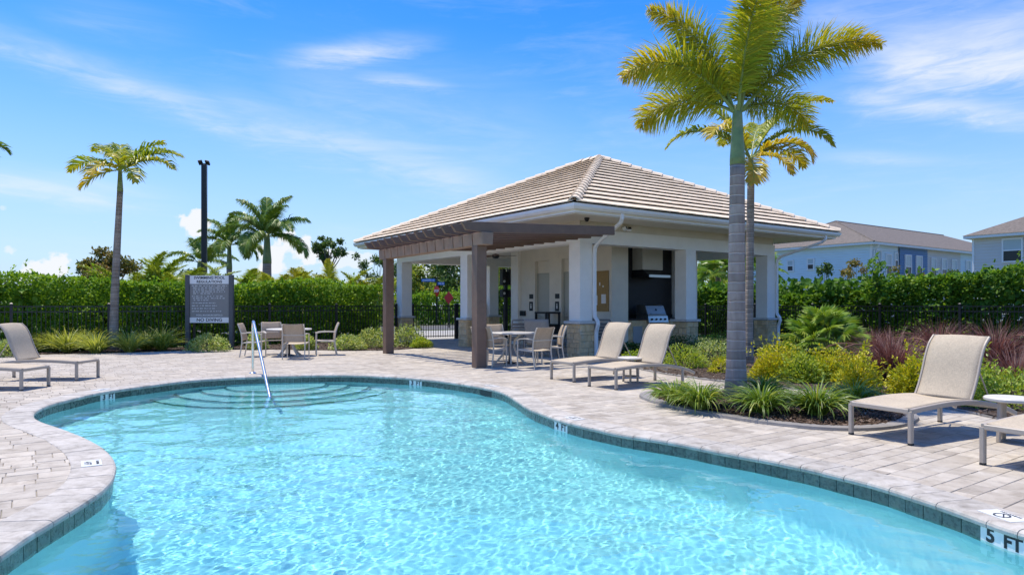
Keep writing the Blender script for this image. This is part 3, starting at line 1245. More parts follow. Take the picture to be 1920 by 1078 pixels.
# eaves
EX0, EX1, EY0, EY1 = -1.6, 10.05, -1.6, 11.6
EZ = 3.83
sf = MB()
sf.box((EX0 + .03, EY0 + .03, SOF), (EX1 - .03, EY1 - .03, SOF + 0.04))
sf.build('soffit', M['ceiling'], pav)
fa = MB()                                     # fascia with a small moulding below
for z0, z1, d in ((SOF - 0.03, SOF + 0.12, 0.045), (SOF - 0.05, SOF - 0.03, 0.12)):
    fa.box((EX0 + d, EY0 + d, z0), (EX1 - d, EY0 + d + 0.03, z1))
    fa.box((EX0 + d, EY1 - d - 0.03, z0), (EX1 - d, EY1 - d, z1))
    fa.box((EX0 + d + .001, EY0 + d + 0.03, z0), (EX0 + d + 0.03, EY1 - d - 0.03, z1))
    fa.box((EX1 - d - 0.03, EY0 + d + 0.03, z0), (EX1 - d - .001, EY1 - d - 0.03, z1))
fa.build('fascia', M['white_metal'], pav)
gu = MB()
gprof = [(0.0, 0.0), (0.07, 0.0), (0.115, 0.055), (0.125, 0.12), (0.135, 0.128), (0.115, 0.128), (0.02, 0.115), (0.0, 0.115)]
cs = [(EX0, EY0), (EX1, EY0), (EX1, EY1), (EX0, EY1), (EX0, EY0)]
secs = []
for k, (x, y) in enumerate(cs):
    sx = -1 if x == EX0 else 1
    sy = -1 if y == EY0 else 1
    secs.append([(x - sx * 0.035 + sx * o, y - sy * 0.035 + sy * o, EZ - 0.128 + z) for o, z in gprof])
gu.hull(secs, caps=False)
gu.build('gutter', M['white_metal'], pav)

# hip roof: courses of flat tiles, each course a part of the roof
AP1, AP2 = (4.72, 4.35), (4.72, 5.65)
AZ = 6.72
RZ = EZ + 0.015
roof_core = MB()
e = 0.03
roof_core.add([(EX0 + e, EY0 + e, RZ - .02), (EX1 - e, EY0 + e, RZ - .02), (EX1 - e, EY1 - e, RZ - .02), (EX0 + e, EY1 - e, RZ - .02), (AP1[0], AP1[1], AZ - .05), (AP2[0], AP2[1], AZ - .05)],
              [(0, 1, 4), (1, 2, 5, 4), (2, 3, 5), (3, 0, 4, 5), (3, 2, 1, 0)])
roof = roof_core.build('roof', M['roof_under'], pav)


def roof_face(e0, e1, a0, a1, n=15, tw=0.33, visible=True):
    """tiled plane between eave e0-e1 and ridge a0-a1"""
    E0, E1, A0, A1 = (Vector(p) for p in (e0, e1, a0, a1))
    along = (E1 - E0).normalized()
    Nn = along.cross((A0 - E0)).normalized()
    up = Nn.cross(along).normalized()
    Lr = (A0 - E0).dot(up)
    l0, l1 = (A0 - E0).dot(along), (A1 - E0).dot(along)
    LE = (E1 - E0).length
    for k in range(n):
        mb = MB()
        s0 = Lr * k / n - (0.06 if k == 0 else 0.0)
        s1 = Lr * (k + 1) / n + 0.05
        xa0, xb0 = l0 * max(s0, 0) / Lr, LE + (l1 - LE) * max(s0, 0) / Lr
        xa1, xb1 = l0 * min(s1, Lr) / Lr, LE + (l1 - LE) * min(s1, Lr) / Lr
        off = (k % 2) * tw / 2
        x = math.floor(xa0 / tw) * tw - off
        while x < xb0:
            p0, p1 = max(x + 0.002, xa0), min(x + tw - 0.002, xb0)
            if p1 - p0 > 0.02:
                q0, q1 = max(x + 0.002, xa1), min(x + tw - 0.002, xb1)
                if q1 < q0:
                    q0 = q1 = (q0 + q1) / 2
                j = RND.uniform(-0.003, 0.003)
                j2 = RND.uniform(-0.004, 0.004)
                lo_, hi_ = 0.076 + j, 0.012
                th = 0.026
                P = []
                for (xx, ss, hh) in ((p0, s0 + j2, lo_ - th), (p1, s0 + j2, lo_ - th), (q1, s1, hi_ - th), (q0, s1, hi_ - th), (p0, s0 + j2, lo_), (p1, s0 + j2, lo_), (q1, s1, hi_), (q0, s1, hi_)):
                    P.append(E0 + along * xx + up * ss + Nn * hh)
                mb.add(P, [(4, 5, 6, 7), (0, 1, 5, 4), (1, 2, 6, 5), (3, 0, 4, 7), (0, 3, 2, 1)])
            x += tw
        if mb.v:
            mb.build('tile_course', M['roof_tile'], roof)


c00, c10, c11, c01 = (EX0 - .03, EY0 - .03, RZ), (EX1 + .03, EY0 - .03, RZ), (EX1 + .03, EY1 + .03, RZ), (EX0 - .03, EY1 + .03, RZ)
A1_, A2_ = (AP1[0], AP1[1], AZ), (AP2[0], AP2[1], AZ)
roof_face(c00, c10, A1_, A1_)                      # front, towards the island bed
roof_face(c01, c00, A2_, A1_)                      # pool side
roof_face(c10, c11, A1_, A2_)
roof_face(c11, c01, A2_, A2_)
# hip and ridge caps
cap_prof = [(-0.15, -0.055), (-0.10, 0.015), (-0.035, 0.055), (0.035, 0.055), (0.10, 0.015), (0.15, -0.055), (0.12, -0.055), (0.03, 0.03), (-0.03, 0.03), (-0.12, -0.055)]
cap = MB()
cap.hull([[(o * 1.08, 0.0, z + 0.03) for o, z in cap_prof], [(o * 0.92, 0.44, z - 0.005) for o, z in cap_prof]])
cap_me = cap.mesh('hip_tile', M['roof_tile'])


def hip(a, b):
    A, B = Vector(a), Vector(b)
    d = (B - A).normalized()
    sd = d.cross(Vector((0, 0, 1))).normalized()
    up = sd.cross(d).normalized()
    n = max(1, int((B - A).length / 0.385))
    for k in range(n):
        o = link('hip_tile', cap_me, roof)
        m = Matrix((sd, d, up)).transposed().to_4x4()
        m.translation = A + d * ((B - A).length * k / n) + up * 0.06
        o.matrix_local = m


hip(c00, A1_)
hip(c10, A1_)
hip(c01, A2_)
hip(c11, A2_)
hip(A1_, A2_)

# downspouts
def downspout(pts):
    mb = MB()
    pts = [Vector(p) for p in pts]
    secs = []
    for i, p in enumerate(pts):
        t = (pts[min(i + 1, len(pts) - 1)] - pts[max(i - 1, 0)])
        t.x *= 0.3
        t.normalize()
        u = Vector((1, 0, 0))
        w = u.cross(t).normalized()
        secs.append([p + u * a * 0.05 + w * b * 0.036 for a, b in ((-1, -.7), (-.75, -1), (.75, -1), (1, -.7), (1, .7), (.75, 1), (-.75, 1), (-1, .7))])
    mb.hull(secs)
    return mb.build('downspout', M['white_metal'], pav, smooth=False)


downspout([(0.0, EY0 + .02, 3.72), (0.0, EY0 + .02, 3.58), (0.04, EY0 + .12, 3.48), (0.24, -0.42, 3.05), (0.26, -0.30, 2.95), (0.26, -0.27, 2.8), (0.26, -0.27, 1.16), (0.26, -0.29, 1.08), (0.27, -0.38, 0.98), (0.27, -0.40, 0.88), (0.27, -0.33, 0.68), (0.27, -0.325, 0.6), (0.27, -0.325, 0.04)])
downspout([(9.35, EY0 + .02, 3.72), (9.35, EY0 + .02, 3.58), (9.28, EY0 + .12, 3.48), (8.62, -0.42, 3.05), (8.6, -0.30, 2.95), (8.6, -0.27, 2.8), (8.6, -0.27, 1.16), (8.6, -0.29, 1.08), (8.6, -0.38, 0.98), (8.6, -0.40, 0.88), (8.6, -0.33, 0.68), (8.6, -0.325, 0.6), (8.6, -0.325, 0.04)])

# the service block at the back: walls with recessed doors
WX = 2.2
wl = MB()
d1, d2 = (4.12, 4.92), (2.62, 3.48)
for y0, y1 in ((1.1, d2[0]), (d2[1], d1[0]), (d1[1], 6.0)):
    wl.box((WX, y0, 0.0), (WX + 0.2, y1, 3.40))
for y0, y1 in (d1, d2):
    wl.box((WX, y0, 2.92), (WX + 0.198, y1, 3.40))
    wl.box((WX + 0.14, y0, 2.50), (WX + 0.197, y1, 2.92))
wl.box((WX + .001, 6.0, 0.0), (6.2, 6.2, 3.40))
wl.box((6.0, 2.05, 0.0), (6.2, 6.0, 3.40))
wl.box((WX + 0.2, 1.1, 0.0), (2.9, 1.25, 3.40))
wl.box((2.75, 1.25, 0.0), (2.9, 2.0, 3.40))
wl.build('service_wall', M['stucco_beige'], pav)
pl = MB()
pl.box((WX - 0.12, 5.78, 0.0), (WX - 0.002, 6.2, 3.39))
pl.build('pilaster', M['stucco_white'], pav)
for k, (y0, y1) in enumerate((d1, d2)):
    dr = MB()
    dr.box((WX + 0.12, y0 + .03, 0.01), (WX + 0.165, y1 - .03, 2.47))
    do = dr.build('door', M['door_paint'], pav, bevel=0.004)
    fr = MB()
    fr.box((WX + 0.09, y0 + .001, 0.01), (WX + 0.17, y0 + .03, 2.5))
    fr.box((WX + 0.09, y1 - .03, 0.01), (WX + 0.17, y1 - .001, 2.5))
    fr.box((WX + 0.092, y0 + .03, 2.472), (WX + 0.168, y1 - .03, 2.499))
    fr.build('door_frame', M['door_paint'], do)
    hd = MB()
    hd.tube([(WX + 0.12, y1 - .12, 1.0), (WX + 0.07, y1 - .12, 1.0), (WX + 0.06, y1 - .135, 1.0), (WX + 0.06, y1 - .26, 1.0)], [0.026, 0.02, 0.014, 0.012], 8)
    hd.build('handle', M['stainless'], do)
    hd = MB()
    hd.box((WX + 0.095, y1 - .155, 1.12), (WX + 0.119, y1 - .085, 1.26))
    hd.build('deadbolt', M['stainless'], do)
    sg = MB()                                     # small room signs beside each door
    sg.box((WX - 0.012, y1 + .1, 1.62), (WX - .001, y1 + .32, 1.78))
    sg.box((WX - 0.012, y1 + .12, 1.2), (WX - .001, y1 + .32, 1.52))
    so = sg.build('room_sign', M['black_paint'], pav)
    pc = MB()
    pc.lathe([(0.001, 0), (0.026, 0), (0.026, 0.002), (0.001, 0.002)], 12)
    pc.box((-0.03, -0.15, 0), (0.03, -0.035, 0.002))
    po = pc.build('pictogram', M['paper'], so)
    po.matrix_local = Matrix.Translation((WX - 0.0125, y1 + .22, 1.43)) @ Matrix(((0, 0, -1, 0), (-1, 0, 0, 0), (0, 1, 0, 0), (0, 0, 0, 1)))
ob = MB()
for y in (5.46, 5.62):
    ob.box((WX - 0.06, y, 1.02), (WX - .001, y + 0.12, 1.2))
ob.build('outlet_box', M['black_paint'], pav)

# kitchen alcove: black back wall, hood, counter faced in stone
kb = MB()
kb.box((2.9, 2.0, 0.9), (5.9, 2.05, 3.40))
kb.build('backsplash', M['charcoal'], pav)
kr = MB()
kr.box((5.9, 1.15, 0.0), (6.2, 2.05, 3.40))
kr.build('end_wall', M['stucco_white'], pav)
kc = MB()
kc.box((2.9, 1.17, 0.0), (5.9, 2.0, 0.93))
kco = kc.build('kitchen_counter', M['mortar'], pav)
stone_face(kco, 3.0, 0.92, Matrix.Translation((2.9, 1.17, 0)), 0.0, 91, 1.2)
kt = MB()
kt.box((2.9, 1.11, 0.93), (5.9, 2.0, 0.985))
kt.build('countertop', M['granite'], kco, bevel=0.006)
ks = MB()
ks.box((2.905, 1.97, 0.987), (5.895, 1.998, 1.09))
ks.build('upstand', M['granite'], kco)
for x0, x1 in ((3.85, 4.18), (4.22, 4.55), (3.15, 3.55)):
    cd = MB()
    cd.box((x0, 1.125, 0.2), (x1, 1.146, 0.74))
    c_ = cd.build('cabinet_door', M['grey_door'], kco, bevel=0.006)
    hh = MB()
    hh.tube([(x1 - .05, 1.09, 0.38), (x1 - .05, 1.09, 0.58)], 0.009, 6)
    hh.build('handle', M['stainless'], c_)
fc = MB()
fc.tube([(3.1, 1.82, 0.985), (3.1, 1.82, 1.25), (3.1, 1.79, 1.31), (3.1, 1.72, 1.34), (3.1, 1.65, 1.31), (3.1, 1.63, 1.26)], 0.014, 8)
fc.tube([(3.18, 1.82, 0.985), (3.18, 1.82, 1.05)], 0.02, 8)
fc.build('faucet', M['stainless'], kco, smooth=True)
ho = MB()
ho.box((4.0, 1.55, 2.55), (4.95, 1.998, 3.40))
hoo = ho.build('range_hood', M['stucco_beige'], pav)
hv = MB()
hv.add([(3.95, 1.25, 2.30), (5.0, 1.25, 2.30), (5.0, 1.99, 2.30), (3.95, 1.99, 2.30), (3.95, 1.25, 2.38), (5.0, 1.25, 2.38), (4.9, 1.60, 2.548), (4.05, 1.60, 2.548), (4.05, 1.99, 2.548), (4.9, 1.99, 2.548), (3.95, 1.99, 2.38), (5.0, 1.99, 2.38)],
       [(3, 2, 1, 0), (0, 1, 5, 4), (4, 5, 6, 7), (1, 2, 11, 5), (3, 0, 4, 10), (5, 11, 9, 6), (4, 7, 8, 10), (7, 6, 9, 8), (2, 3, 10, 11), (8, 9, 11, 10)])
hv.build('hood_canopy', M['charcoal'], hoo)
hl = MB()
hl.box((3.98, 1.235, 2.295), (4.97, 1.249, 2.375))
hl.build('hood_rim', M['stainless'], hoo)

# floodlight and camera under the eave
fl_ = MB()
fl_.box((1.35, -0.24, 3.47), (1.55, -0.172, 3.57))
flo = fl_.build('floodlight', M['stucco_beige'], pav, bevel=0.01)
lm = MB()
for dx, rz_ in ((-0.07, 0.4), (0.09, -0.5)):
    mt = Matrix.Translation((1.45 + dx, -0.30, 3.53)) @ Matrix.Rotation(rz_, 4, 'Z') @ Matrix.Rotation(R(-25), 4, 'X')
    lm.box((-0.06, -0.05, -0.045), (0.06, 0.05, 0.045), mt)
lm.build('lamp_head', M['white_metal'], flo, bevel=0.008)
lm = MB()
for dx, rz_ in ((-0.07, 0.4), (0.09, -0.5)):
    mt = Matrix.Translation((1.45 + dx, -0.30, 3.53)) @ Matrix.Rotation(rz_, 4, 'Z') @ Matrix.Rotation(R(-25), 4, 'X')
    lm.box((-0.05, -0.056, -0.036), (0.05, -0.051, 0.036), mt)
lm.build('lamp_lens', M['charcoal'], flo)
sc_ = MB()
sc_.lathe([(0.07, SOF), (0.07, SOF - 0.03), (0.06, SOF - 0.04), (0.055, SOF - 0.06), (0.035, SOF - 0.095), (0.005, SOF - 0.105)], 16, (-0.4, -0.7))
sc_.build('security_camera', M['black_paint'], pav, smooth=True)

# ceiling fan in the open bay
fan = thing('ceiling_fan', 'dark ceiling fan with flat blades hanging inside the pavilion', 'ceiling fan', (*site(0.6, 5.0), 0), SITE)
fm = MB()
fm.tube([(0, 0, 3.398), (0, 0, 3.1)], 0.018, 8)
fm.lathe([(0.05, 3.398), (0.07, 3.37), (0.03, 3.33)], 14)
fm.build('downrod', M['black_paint'], fan)
fm = MB()
fm.lathe([(0.02, 3.12), (0.12, 3.09), (0.13, 3.01), (0.08, 2.97), (0.01, 2.96)], 18)
fm.build('motor', M['black_paint'], fan, smooth=True)
bl = MB()
bl.add([(0.12, -0.05, 2.885), (0.7, -0.085, 2.875), (0.72, 0.08, 2.90), (0.12, 0.05, 2.905), (0.12, -0.05, 2.893), (0.7, -0.085, 2.883), (0.72, 0.08, 2.908), (0.12, 0.05, 2.913)],
       [(0, 3, 2, 1), (4, 5, 6, 7), (0, 1, 5, 4), (1, 2, 6, 5), (2, 3, 7, 6), (3, 0, 4, 7)])
bl_me = bl.mesh('blade', M['umber'])
for k in range(5):
    o = link('blade', bl_me, fan)
    o.location = (0, 0, 0.15)
    o.rotation_euler = (0, 0, R(72 * k + 20))

# notice board
nb_ = thing('notice_board', 'framed cork notice board with pinned white sheets on the beige wall', 'notice board', (*site(WX, 1.54), 0), SITE)
b_ = MB()
b_.box((-0.03, -0.30, 1.24), (-0.002, 0.30, 2.42))
b_.build('cork_panel', M['cork'], nb_)
b_ = MB()
for lo, hi in (((-0.045, -0.33, 1.21), (-0.001, 0.33, 1.24)), ((-0.045, -0.33, 2.42), (-0.001, 0.33, 2.45)), ((-0.045, -0.33, 1.24), (-0.001, -0.30, 2.42)), ((-0.045, 0.30, 1.24), (-0.001, 0.33, 2.42))):
    b_.box(lo, hi)
b_.build('frame', M['cork'], nb_)
for (y0, z0, w, h) in ((-0.12, 1.45, 0.2, 0.28), (0.2, 1.4, 0.09, 0.3), (0.05, 2.0, 0.05, 0.1), (-0.1, 1.95, 0.06, 0.05)):
    b_ = MB()
    b_.box((-0.033, y0 - w / 2, z0), (-0.0305, y0 + w / 2, z0 + h))
    b_.build('paper_sheet', M['paper'], nb_)

# built-in grill
gr = thing('barbecue_grill', 'stainless steel barbecue grill with four knobs set into the stone counter', 'grill', (*site(4.2, 1.12), 0.05), SITE)
g_ = MB()
g_.box((-0.43, -0.05, 0.82), (0.43, 0.48, 1.03))
g_.build('firebox', M['stainless'], gr, bevel=0.008)
g_ = MB()
prof = [(-0.03, 1.035), (0.10, 1.33), (0.18, 1.37), (0.44, 1.37), (0.50, 1.30), (0.50, 1.035)]
g_.hull([[(x, y, z) for y, z in prof] for x in (-0.42, 0.42)])
lid = g_.build('lid', M['stainless'], gr, bevel=0.012)
g_ = MB()
g_.tube([(-0.33, -0.012, 1.08), (-0.33, -0.075, 1.075), (0.33, -0.075, 1.075), (0.33, -0.012, 1.08)], 0.014, 8)
g_.build('handle', M['stainless'], lid)
g_ = MB()
g_.lathe([(0.001, 0), (0.036, 0), (0.036, 0.008), (0.001, 0.010)], 14)
th = g_.build('thermometer', M['black_paint'], lid)
th.matrix_local = Matrix.Translation((0, 0.038, 1.2)) @ Matrix.Rotation(R(66), 4, 'X')
g_ = MB()
g_.add([(-0.45, -0.09, 0.80), (0.45, -0.09, 0.80), (0.45, -0.05, 1.0), (-0.45, -0.05, 1.0), (-0.45, -0.04, 0.80), (0.45, -0.04, 0.80), (0.45, -0.04, 1.0), (-0.45, -0.04, 1.0)],
       [(0, 1, 2, 3), (5, 4, 7, 6), (1, 5, 6, 2), (4, 0, 3, 7), (3, 2, 6, 7), (4, 5, 1, 0)])
g_.build('control_panel', M['stainless'], gr)
kn = MB()
kn.lathe([(0.034, 0), (0.034, 0.012), (0.026, 0.016), (0.024, 0.045), (0.001, 0.047)], 14)
kn_me = kn.mesh('knob', M['black_paint'])
for x in (-0.3, -0.1, 0.1, 0.3):
    o = link('knob', kn_me, gr)
    o.matrix_local = Matrix.Translation((x, -0.072, 0.9)) @ Matrix.Rotation(R(90), 4, 'X')

# ================================================================== PERGOLA
PR = math.atan2(0.53, 0.848) + R(0.5)
P2 = gp(898.5, 689.0)
per = thing('pergola', 'brown timber pergola with tapered rafter tails standing in front of the pavilion', 'pergola', (P2[0], P2[1], 0), PR)
PLN = 5.3
for y in (0.0, PLN):
    p_ = MB()
    p_.box((-0.125, -0.125, 0), (0.125, 0.125, 2.74))
    po = p_.build('post', M['umber'], per, bevel=0.012)
    po.location = (0, y, 0)
b_ = MB()
b_.box((-0.10, -0.33, 2.742), (0.10, PLN + 0.33, 3.0))
b_.build('beam', M['umber'], per)
NB_ = 13
for k in range(NB_):
    y0 = -0.40 + (PLN + 0.8) * k / NB_ + 0.02
    y1 = -0.40 + (PLN + 0.8) * (k + 1) / NB_ - 0.02
    b_ = MB()
    top = 0.0
    b_.add([(-0.13, y0, 2.73), (0.13, y0, 2.73), (0.13, y1, 2.73), (-0.13, y1, 2.73), (-0.15, y0 - top, 3.005), (0.15, y0 - top, 3.005), (0.15, y1 + top, 3.005), (-0.15, y1 + top, 3.005)],
           [(0, 3, 2, 1), (4, 5, 6, 7), (0, 1, 5, 4), (1, 2, 6, 5), (2, 3, 7, 6), (3, 0, 4, 7)])
    b_.build('beam_block', M['umber_light'], per, bevel=0.01)
NRF = 13
for k in range(NRF):
    y = -0.28 + (PLN + 0.56) * k / (NRF - 1)
    r_ = MB()
    # tail cut back underneath, timber rising gently to the pavilion
    ln = 3.72 + 0.045 * y
    prof = [(-0.55, 3.175), (-0.42, 3.007), (0.25, 3.007), (ln, 3.17), (ln, 3.37), (-0.30, 3.20)]
    prof = [(-0.62, 3.20), (-0.50, 3.03), (-0.18, 3.008), (0.25, 3.008), (ln, 3.15), (ln, 3.36), (-0.2, 3.225)]
    r_.hull([[(x, y + s_, z) for x, z in prof] for s_ in (-0.045, 0.045)])
    r_.build('rafter', M['umber'], per, bevel=0.006)
# ================================================================== FURNITURE
def sling_mat(name, c):
    m, g = new_mat(name)
    tc = g.n('ShaderNodeTexCoord')
    n0 = g.noise(tc.outputs['Object'], 3.0, 4, 0.6)
    mpx = g.n('ShaderNodeMapping', {'Vector': tc.outputs['Object'], 'Scale': (260, 30, 260)})
    mpy = g.n('ShaderNodeMapping', {'Vector': tc.outputs['Object'], 'Scale': (30, 260, 30)})
    w1 = g.noise(mpx.outputs[0], 1.0, 3, 0.6)
    w2 = g.noise(mpy.outputs[0], 1.0, 3, 0.6)
    f = g.m('ADD', g.m('MULTIPLY', g.m('ADD', w1, w2), 0.4), g.m('MULTIPLY', n0, 0.2))
    col = g.ramp(f, [(0.36, tuple(k * 0.72 for k in c)), (0.5, c), (0.62, tuple(min(1, k * 1.22) for k in c))])
    bp = g.n('ShaderNodeBump', {'Strength': 0.3, 'Distance': 0.003, 'Height': g.m('ADD', w1, w2)})
    p = g.n('ShaderNodeBsdfPrincipled', {'Base Color': col, 'Roughness': 0.75, 'Normal': bp.outputs[0], 'Specular IOR Level': 0.25})
    t = g.n('ShaderNodeBsdfTranslucent', {'Color': col})
    mx = g.n('ShaderNodeMixShader', {0: 0.18, 1: p.outputs[0], 2: t.outputs[0]})
    g.n('ShaderNodeOutputMaterial', {'Surface': mx.outputs[0]})
    return m


M['sling'] = sling_mat('woven_sling', (0.57, 0.485, 0.365))
M['sling_tan'] = sling_mat('tan_sling', (0.50, 0.40, 0.29))
M['taupe'] = pbr('taupe_frame_paint', (0.42, 0.36, 0.29), 0.42, var=0.06, scale=12)
M['chair_frame'] = pbr('beige_frame_paint', (0.56, 0.50, 0.41), 0.45, var=0.06, scale=12)
M['table_top'] = pbr('table_top', (0.58, 0.55, 0.49), 0.5, var=0.05, scale=14)
M['grey_frame'] = pbr('grey_frame_paint', (0.20, 0.20, 0.195), 0.45, var=0.08)
M['sling_grey'] = sling_mat('grey_sling', (0.34, 0.33, 0.31))
M['foot'] = pbr('rubber_foot', (0.03, 0.03, 0.03), 0.8)


def surf(mb, path, y0, y1, th=0.006, ny=6, sag=0.0, m=0):
    """cloth stretched between two rails along a path in x-z"""
    pts = [Vector((p[0], 0, p[1])) for p in path]
    top, bot = [], []
    for i, p in enumerate(pts):
        t = (pts[min(i + 1, len(pts) - 1)] - pts[max(i - 1, 0)]).normalized()
        nrm = Vector((-t.z, 0, t.x))
        r1, r2 = [], []
        for k in range(ny + 1):
            q = k / ny
            y = y0 + (y1 - y0) * q
            sg = -sag * (1 - (2 * q - 1) ** 2)
            c = p + nrm * sg
            r1.append((c + nrm * th / 2) + Vector((0, y, 0)))
            r2.append((c - nrm * th / 2) + Vector((0, y, 0)))
        top.append(r1)
        bot.append(r2)
    mb.hull([a + b[::-1] for a, b in zip(top, bot)], m=m)


def cr(pts, k=5):
    """denser points along a Catmull-Rom curve"""
    P = [Vector(p) for p in pts]
    out = []
    for i in range(len(P) - 1):
        p0, p1, p2, p3 = P[max(i - 1, 0)], P[i], P[i + 1], P[min(i + 2, len(P) - 1)]
        for a in range(k):
            t = a / k
            out.append(0.5 * ((2 * p1) + (p2 - p0) * t + (2 * p0 - 5 * p1 + 4 * p2 - p3) * t * t + (3 * p1 - p0 - 3 * p2 + p3) * t ** 3))
    out.append(P[-1])
    return out


def make_lounger(label, loc, rz, group):
    t = thing('sun_lounger', label, 'sun lounger', loc, rz, group)
    rail = cr([(0.02, 0, 0.335), (0.3, 0, 0.352), (0.7, 0, 0.368), (1.1, 0, 0.355), (1.45, 0, 0.315), (1.8, 0, 0.235), (1.98, 0, 0.17)], 4)
    for s in (-1, 1):
        m_ = MB()
        m_.sweep([Vector((p.x, s * 0.325, p.z)) for p in rail], 0.034, 0.052, (0, 1, 0))
        m_.build('side_rail', M['taupe'], t)
    m_ = MB()
    m_.sweep([(0.02, -0.31, 0.335), (0.02, 0.31, 0.335)], 0.034, 0.048, (1, 0, 0))
    m_.build('front_rail', M['taupe'], t)
    m_ = MB()
    m_.sweep([(1.72, -0.31, 0.25), (1.72, 0.31, 0.25)], 0.03, 0.03, (1, 0, 0))
    m_.build('cross_rail', M['taupe'], t)
    for x, z in ((0.025, 0.333), (1.66, 0.272)):
        for s in (-1, 1):
            m_ = MB()
            m_.sweep([(x, s * 0.328, 0.02), (x, s * 0.328, z)], 0.042, 0.05, (0, 1, 0))
            lg = m_.build('leg', M['taupe'], t)
            f_ = MB()
            f_.box((x - 0.022, s * 0.328 - 0.019, 0.0), (x + 0.022, s * 0.328 + 0.019, 0.021))
            f_.build('foot_cap', M['foot'], lg)
    m_ = MB()
    surf(m_, [(p.x + 0.02, p.z + 0.028) for p in rail if p.x < 1.16], -0.306, 0.306, 0.006, 8, 0.018)
    m_.build('seat_sling', M['sling'], t, smooth=True)
    back = cr([(1.13, 0, 0.37), (1.20, 0, 0.49), (1.27, 0, 0.65), (1.33, 0, 0.815), (1.40, 0, 0.95), (1.495, 0, 1.045)], 4)
    m_ = MB()
    surf(m_, [(p.x, p.z) for p in back], -0.30, 0.30, 0.006, 8, -0.02)
    bk = m_.build('backrest', M['sling'], t, smooth=True)
    for s in (-1, 1):
        m_ = MB()
        m_.sweep([p + Vector((0, s * 0.302, 0)) for p in back], 0.022, 0.03, (0, 1, 0))
        m_.build('back_rail', M['taupe'], bk)
    for q in (back[0], back[-1]):
        m_ = MB()
        m_.tube([q + Vector((0, -0.3, 0)), q + Vector((0, 0.3, 0))], 0.011, 6)
        m_.build('back_bar', M['taupe'], bk)
    m_ = MB()
    for s in (-1, 1):
        m_.tube([(1.30, s * 0.27, 0.75), (1.60, s * 0.27, 0.29)], 0.009, 6)
    m_.tube([(1.60, -0.27, 0.29), (1.60, 0.27, 0.29)], 0.009, 6)
    m_.build('back_prop', M['taupe'], t)
    return t


AX = math.atan2(UY, UX)


def lounger_at(px_, py_, rz):
    """lounger whose front leg on its +y side stands at this pixel"""
    x, y = gp(px_, py_)
    return (x - math.cos(rz) * 0.025 + math.sin(rz) * 0.328, y - math.sin(rz) * 0.025 - math.cos(rz) * 0.328, 0)


LG = 'sling sun loungers set out on the pool deck'
l3 = make_lounger('beige sling lounger in front of the pavilion, the one farther from the island bed', lounger_at(1034, 710.6, AX), AX, LG)
l4 = dup(l3, lounger_at(1105, 724, AX), AX, 'beige sling lounger with its foot end behind the island bed curb, tail beside the grasses', LG)
l5 = dup(l3, lounger_at(1596, 814, R(28)), R(28), 'large near beige sling lounger right of the island bed, backrest facing the pool', LG)
l6 = dup(l3, lounger_at(1843, 871, R(28)), R(28), 'lounger cut off by the right picture edge, only its foot end in view', LG)
r1 = R(180)
l1 = dup(l3, lounger_at(143.5, 714, r1), r1, 'beige sling lounger on the left with its curved backrest in front of the hedge', LG)
l2 = dup(l3, lounger_at(40, 732.5, r1), r1, 'lounger on the far left showing only its foot end, nearer than its neighbour', LG)


def side_table(label, loc, group):
    t = thing('side_table', label, 'side table', loc, R(20), group)
    m_ = MB()
    m_.lathe([(0.002, 0.415), (0.215, 0.415), (0.228, 0.425), (0.228, 0.445), (0.215, 0.455), (0.002, 0.456)], 36)
    m_.build('table_top', M['table_top'], t)
    for k in range(3):
        a = R(120 * k)
        m_ = MB()
        m_.sweep([(0.15 * math.cos(a), 0.15 * math.sin(a), 0.0), (0.13 * math.cos(a), 0.13 * math.sin(a), 0.415)], 0.04, 0.03, (-math.sin(a), math.cos(a), 0))
        m_.build('leg', M['taupe'], t)
    m_ = MB()
    m_.lathe([(0.13, 0.10), (0.145, 0.10), (0.145, 0.115), (0.13, 0.115), (0.13, 0.10)], 24)
    m_.build('brace_ring', M['taupe'], t)
    return t


st1 = side_table('small round side table between the two loungers in front of the pavilion', (2.16, 12.45, 0), 'round side tables')
st2 = dup(st1, (5.12, 7.02, 0), R(75), 'small round side table beside the large near lounger at the right edge', 'round side tables')


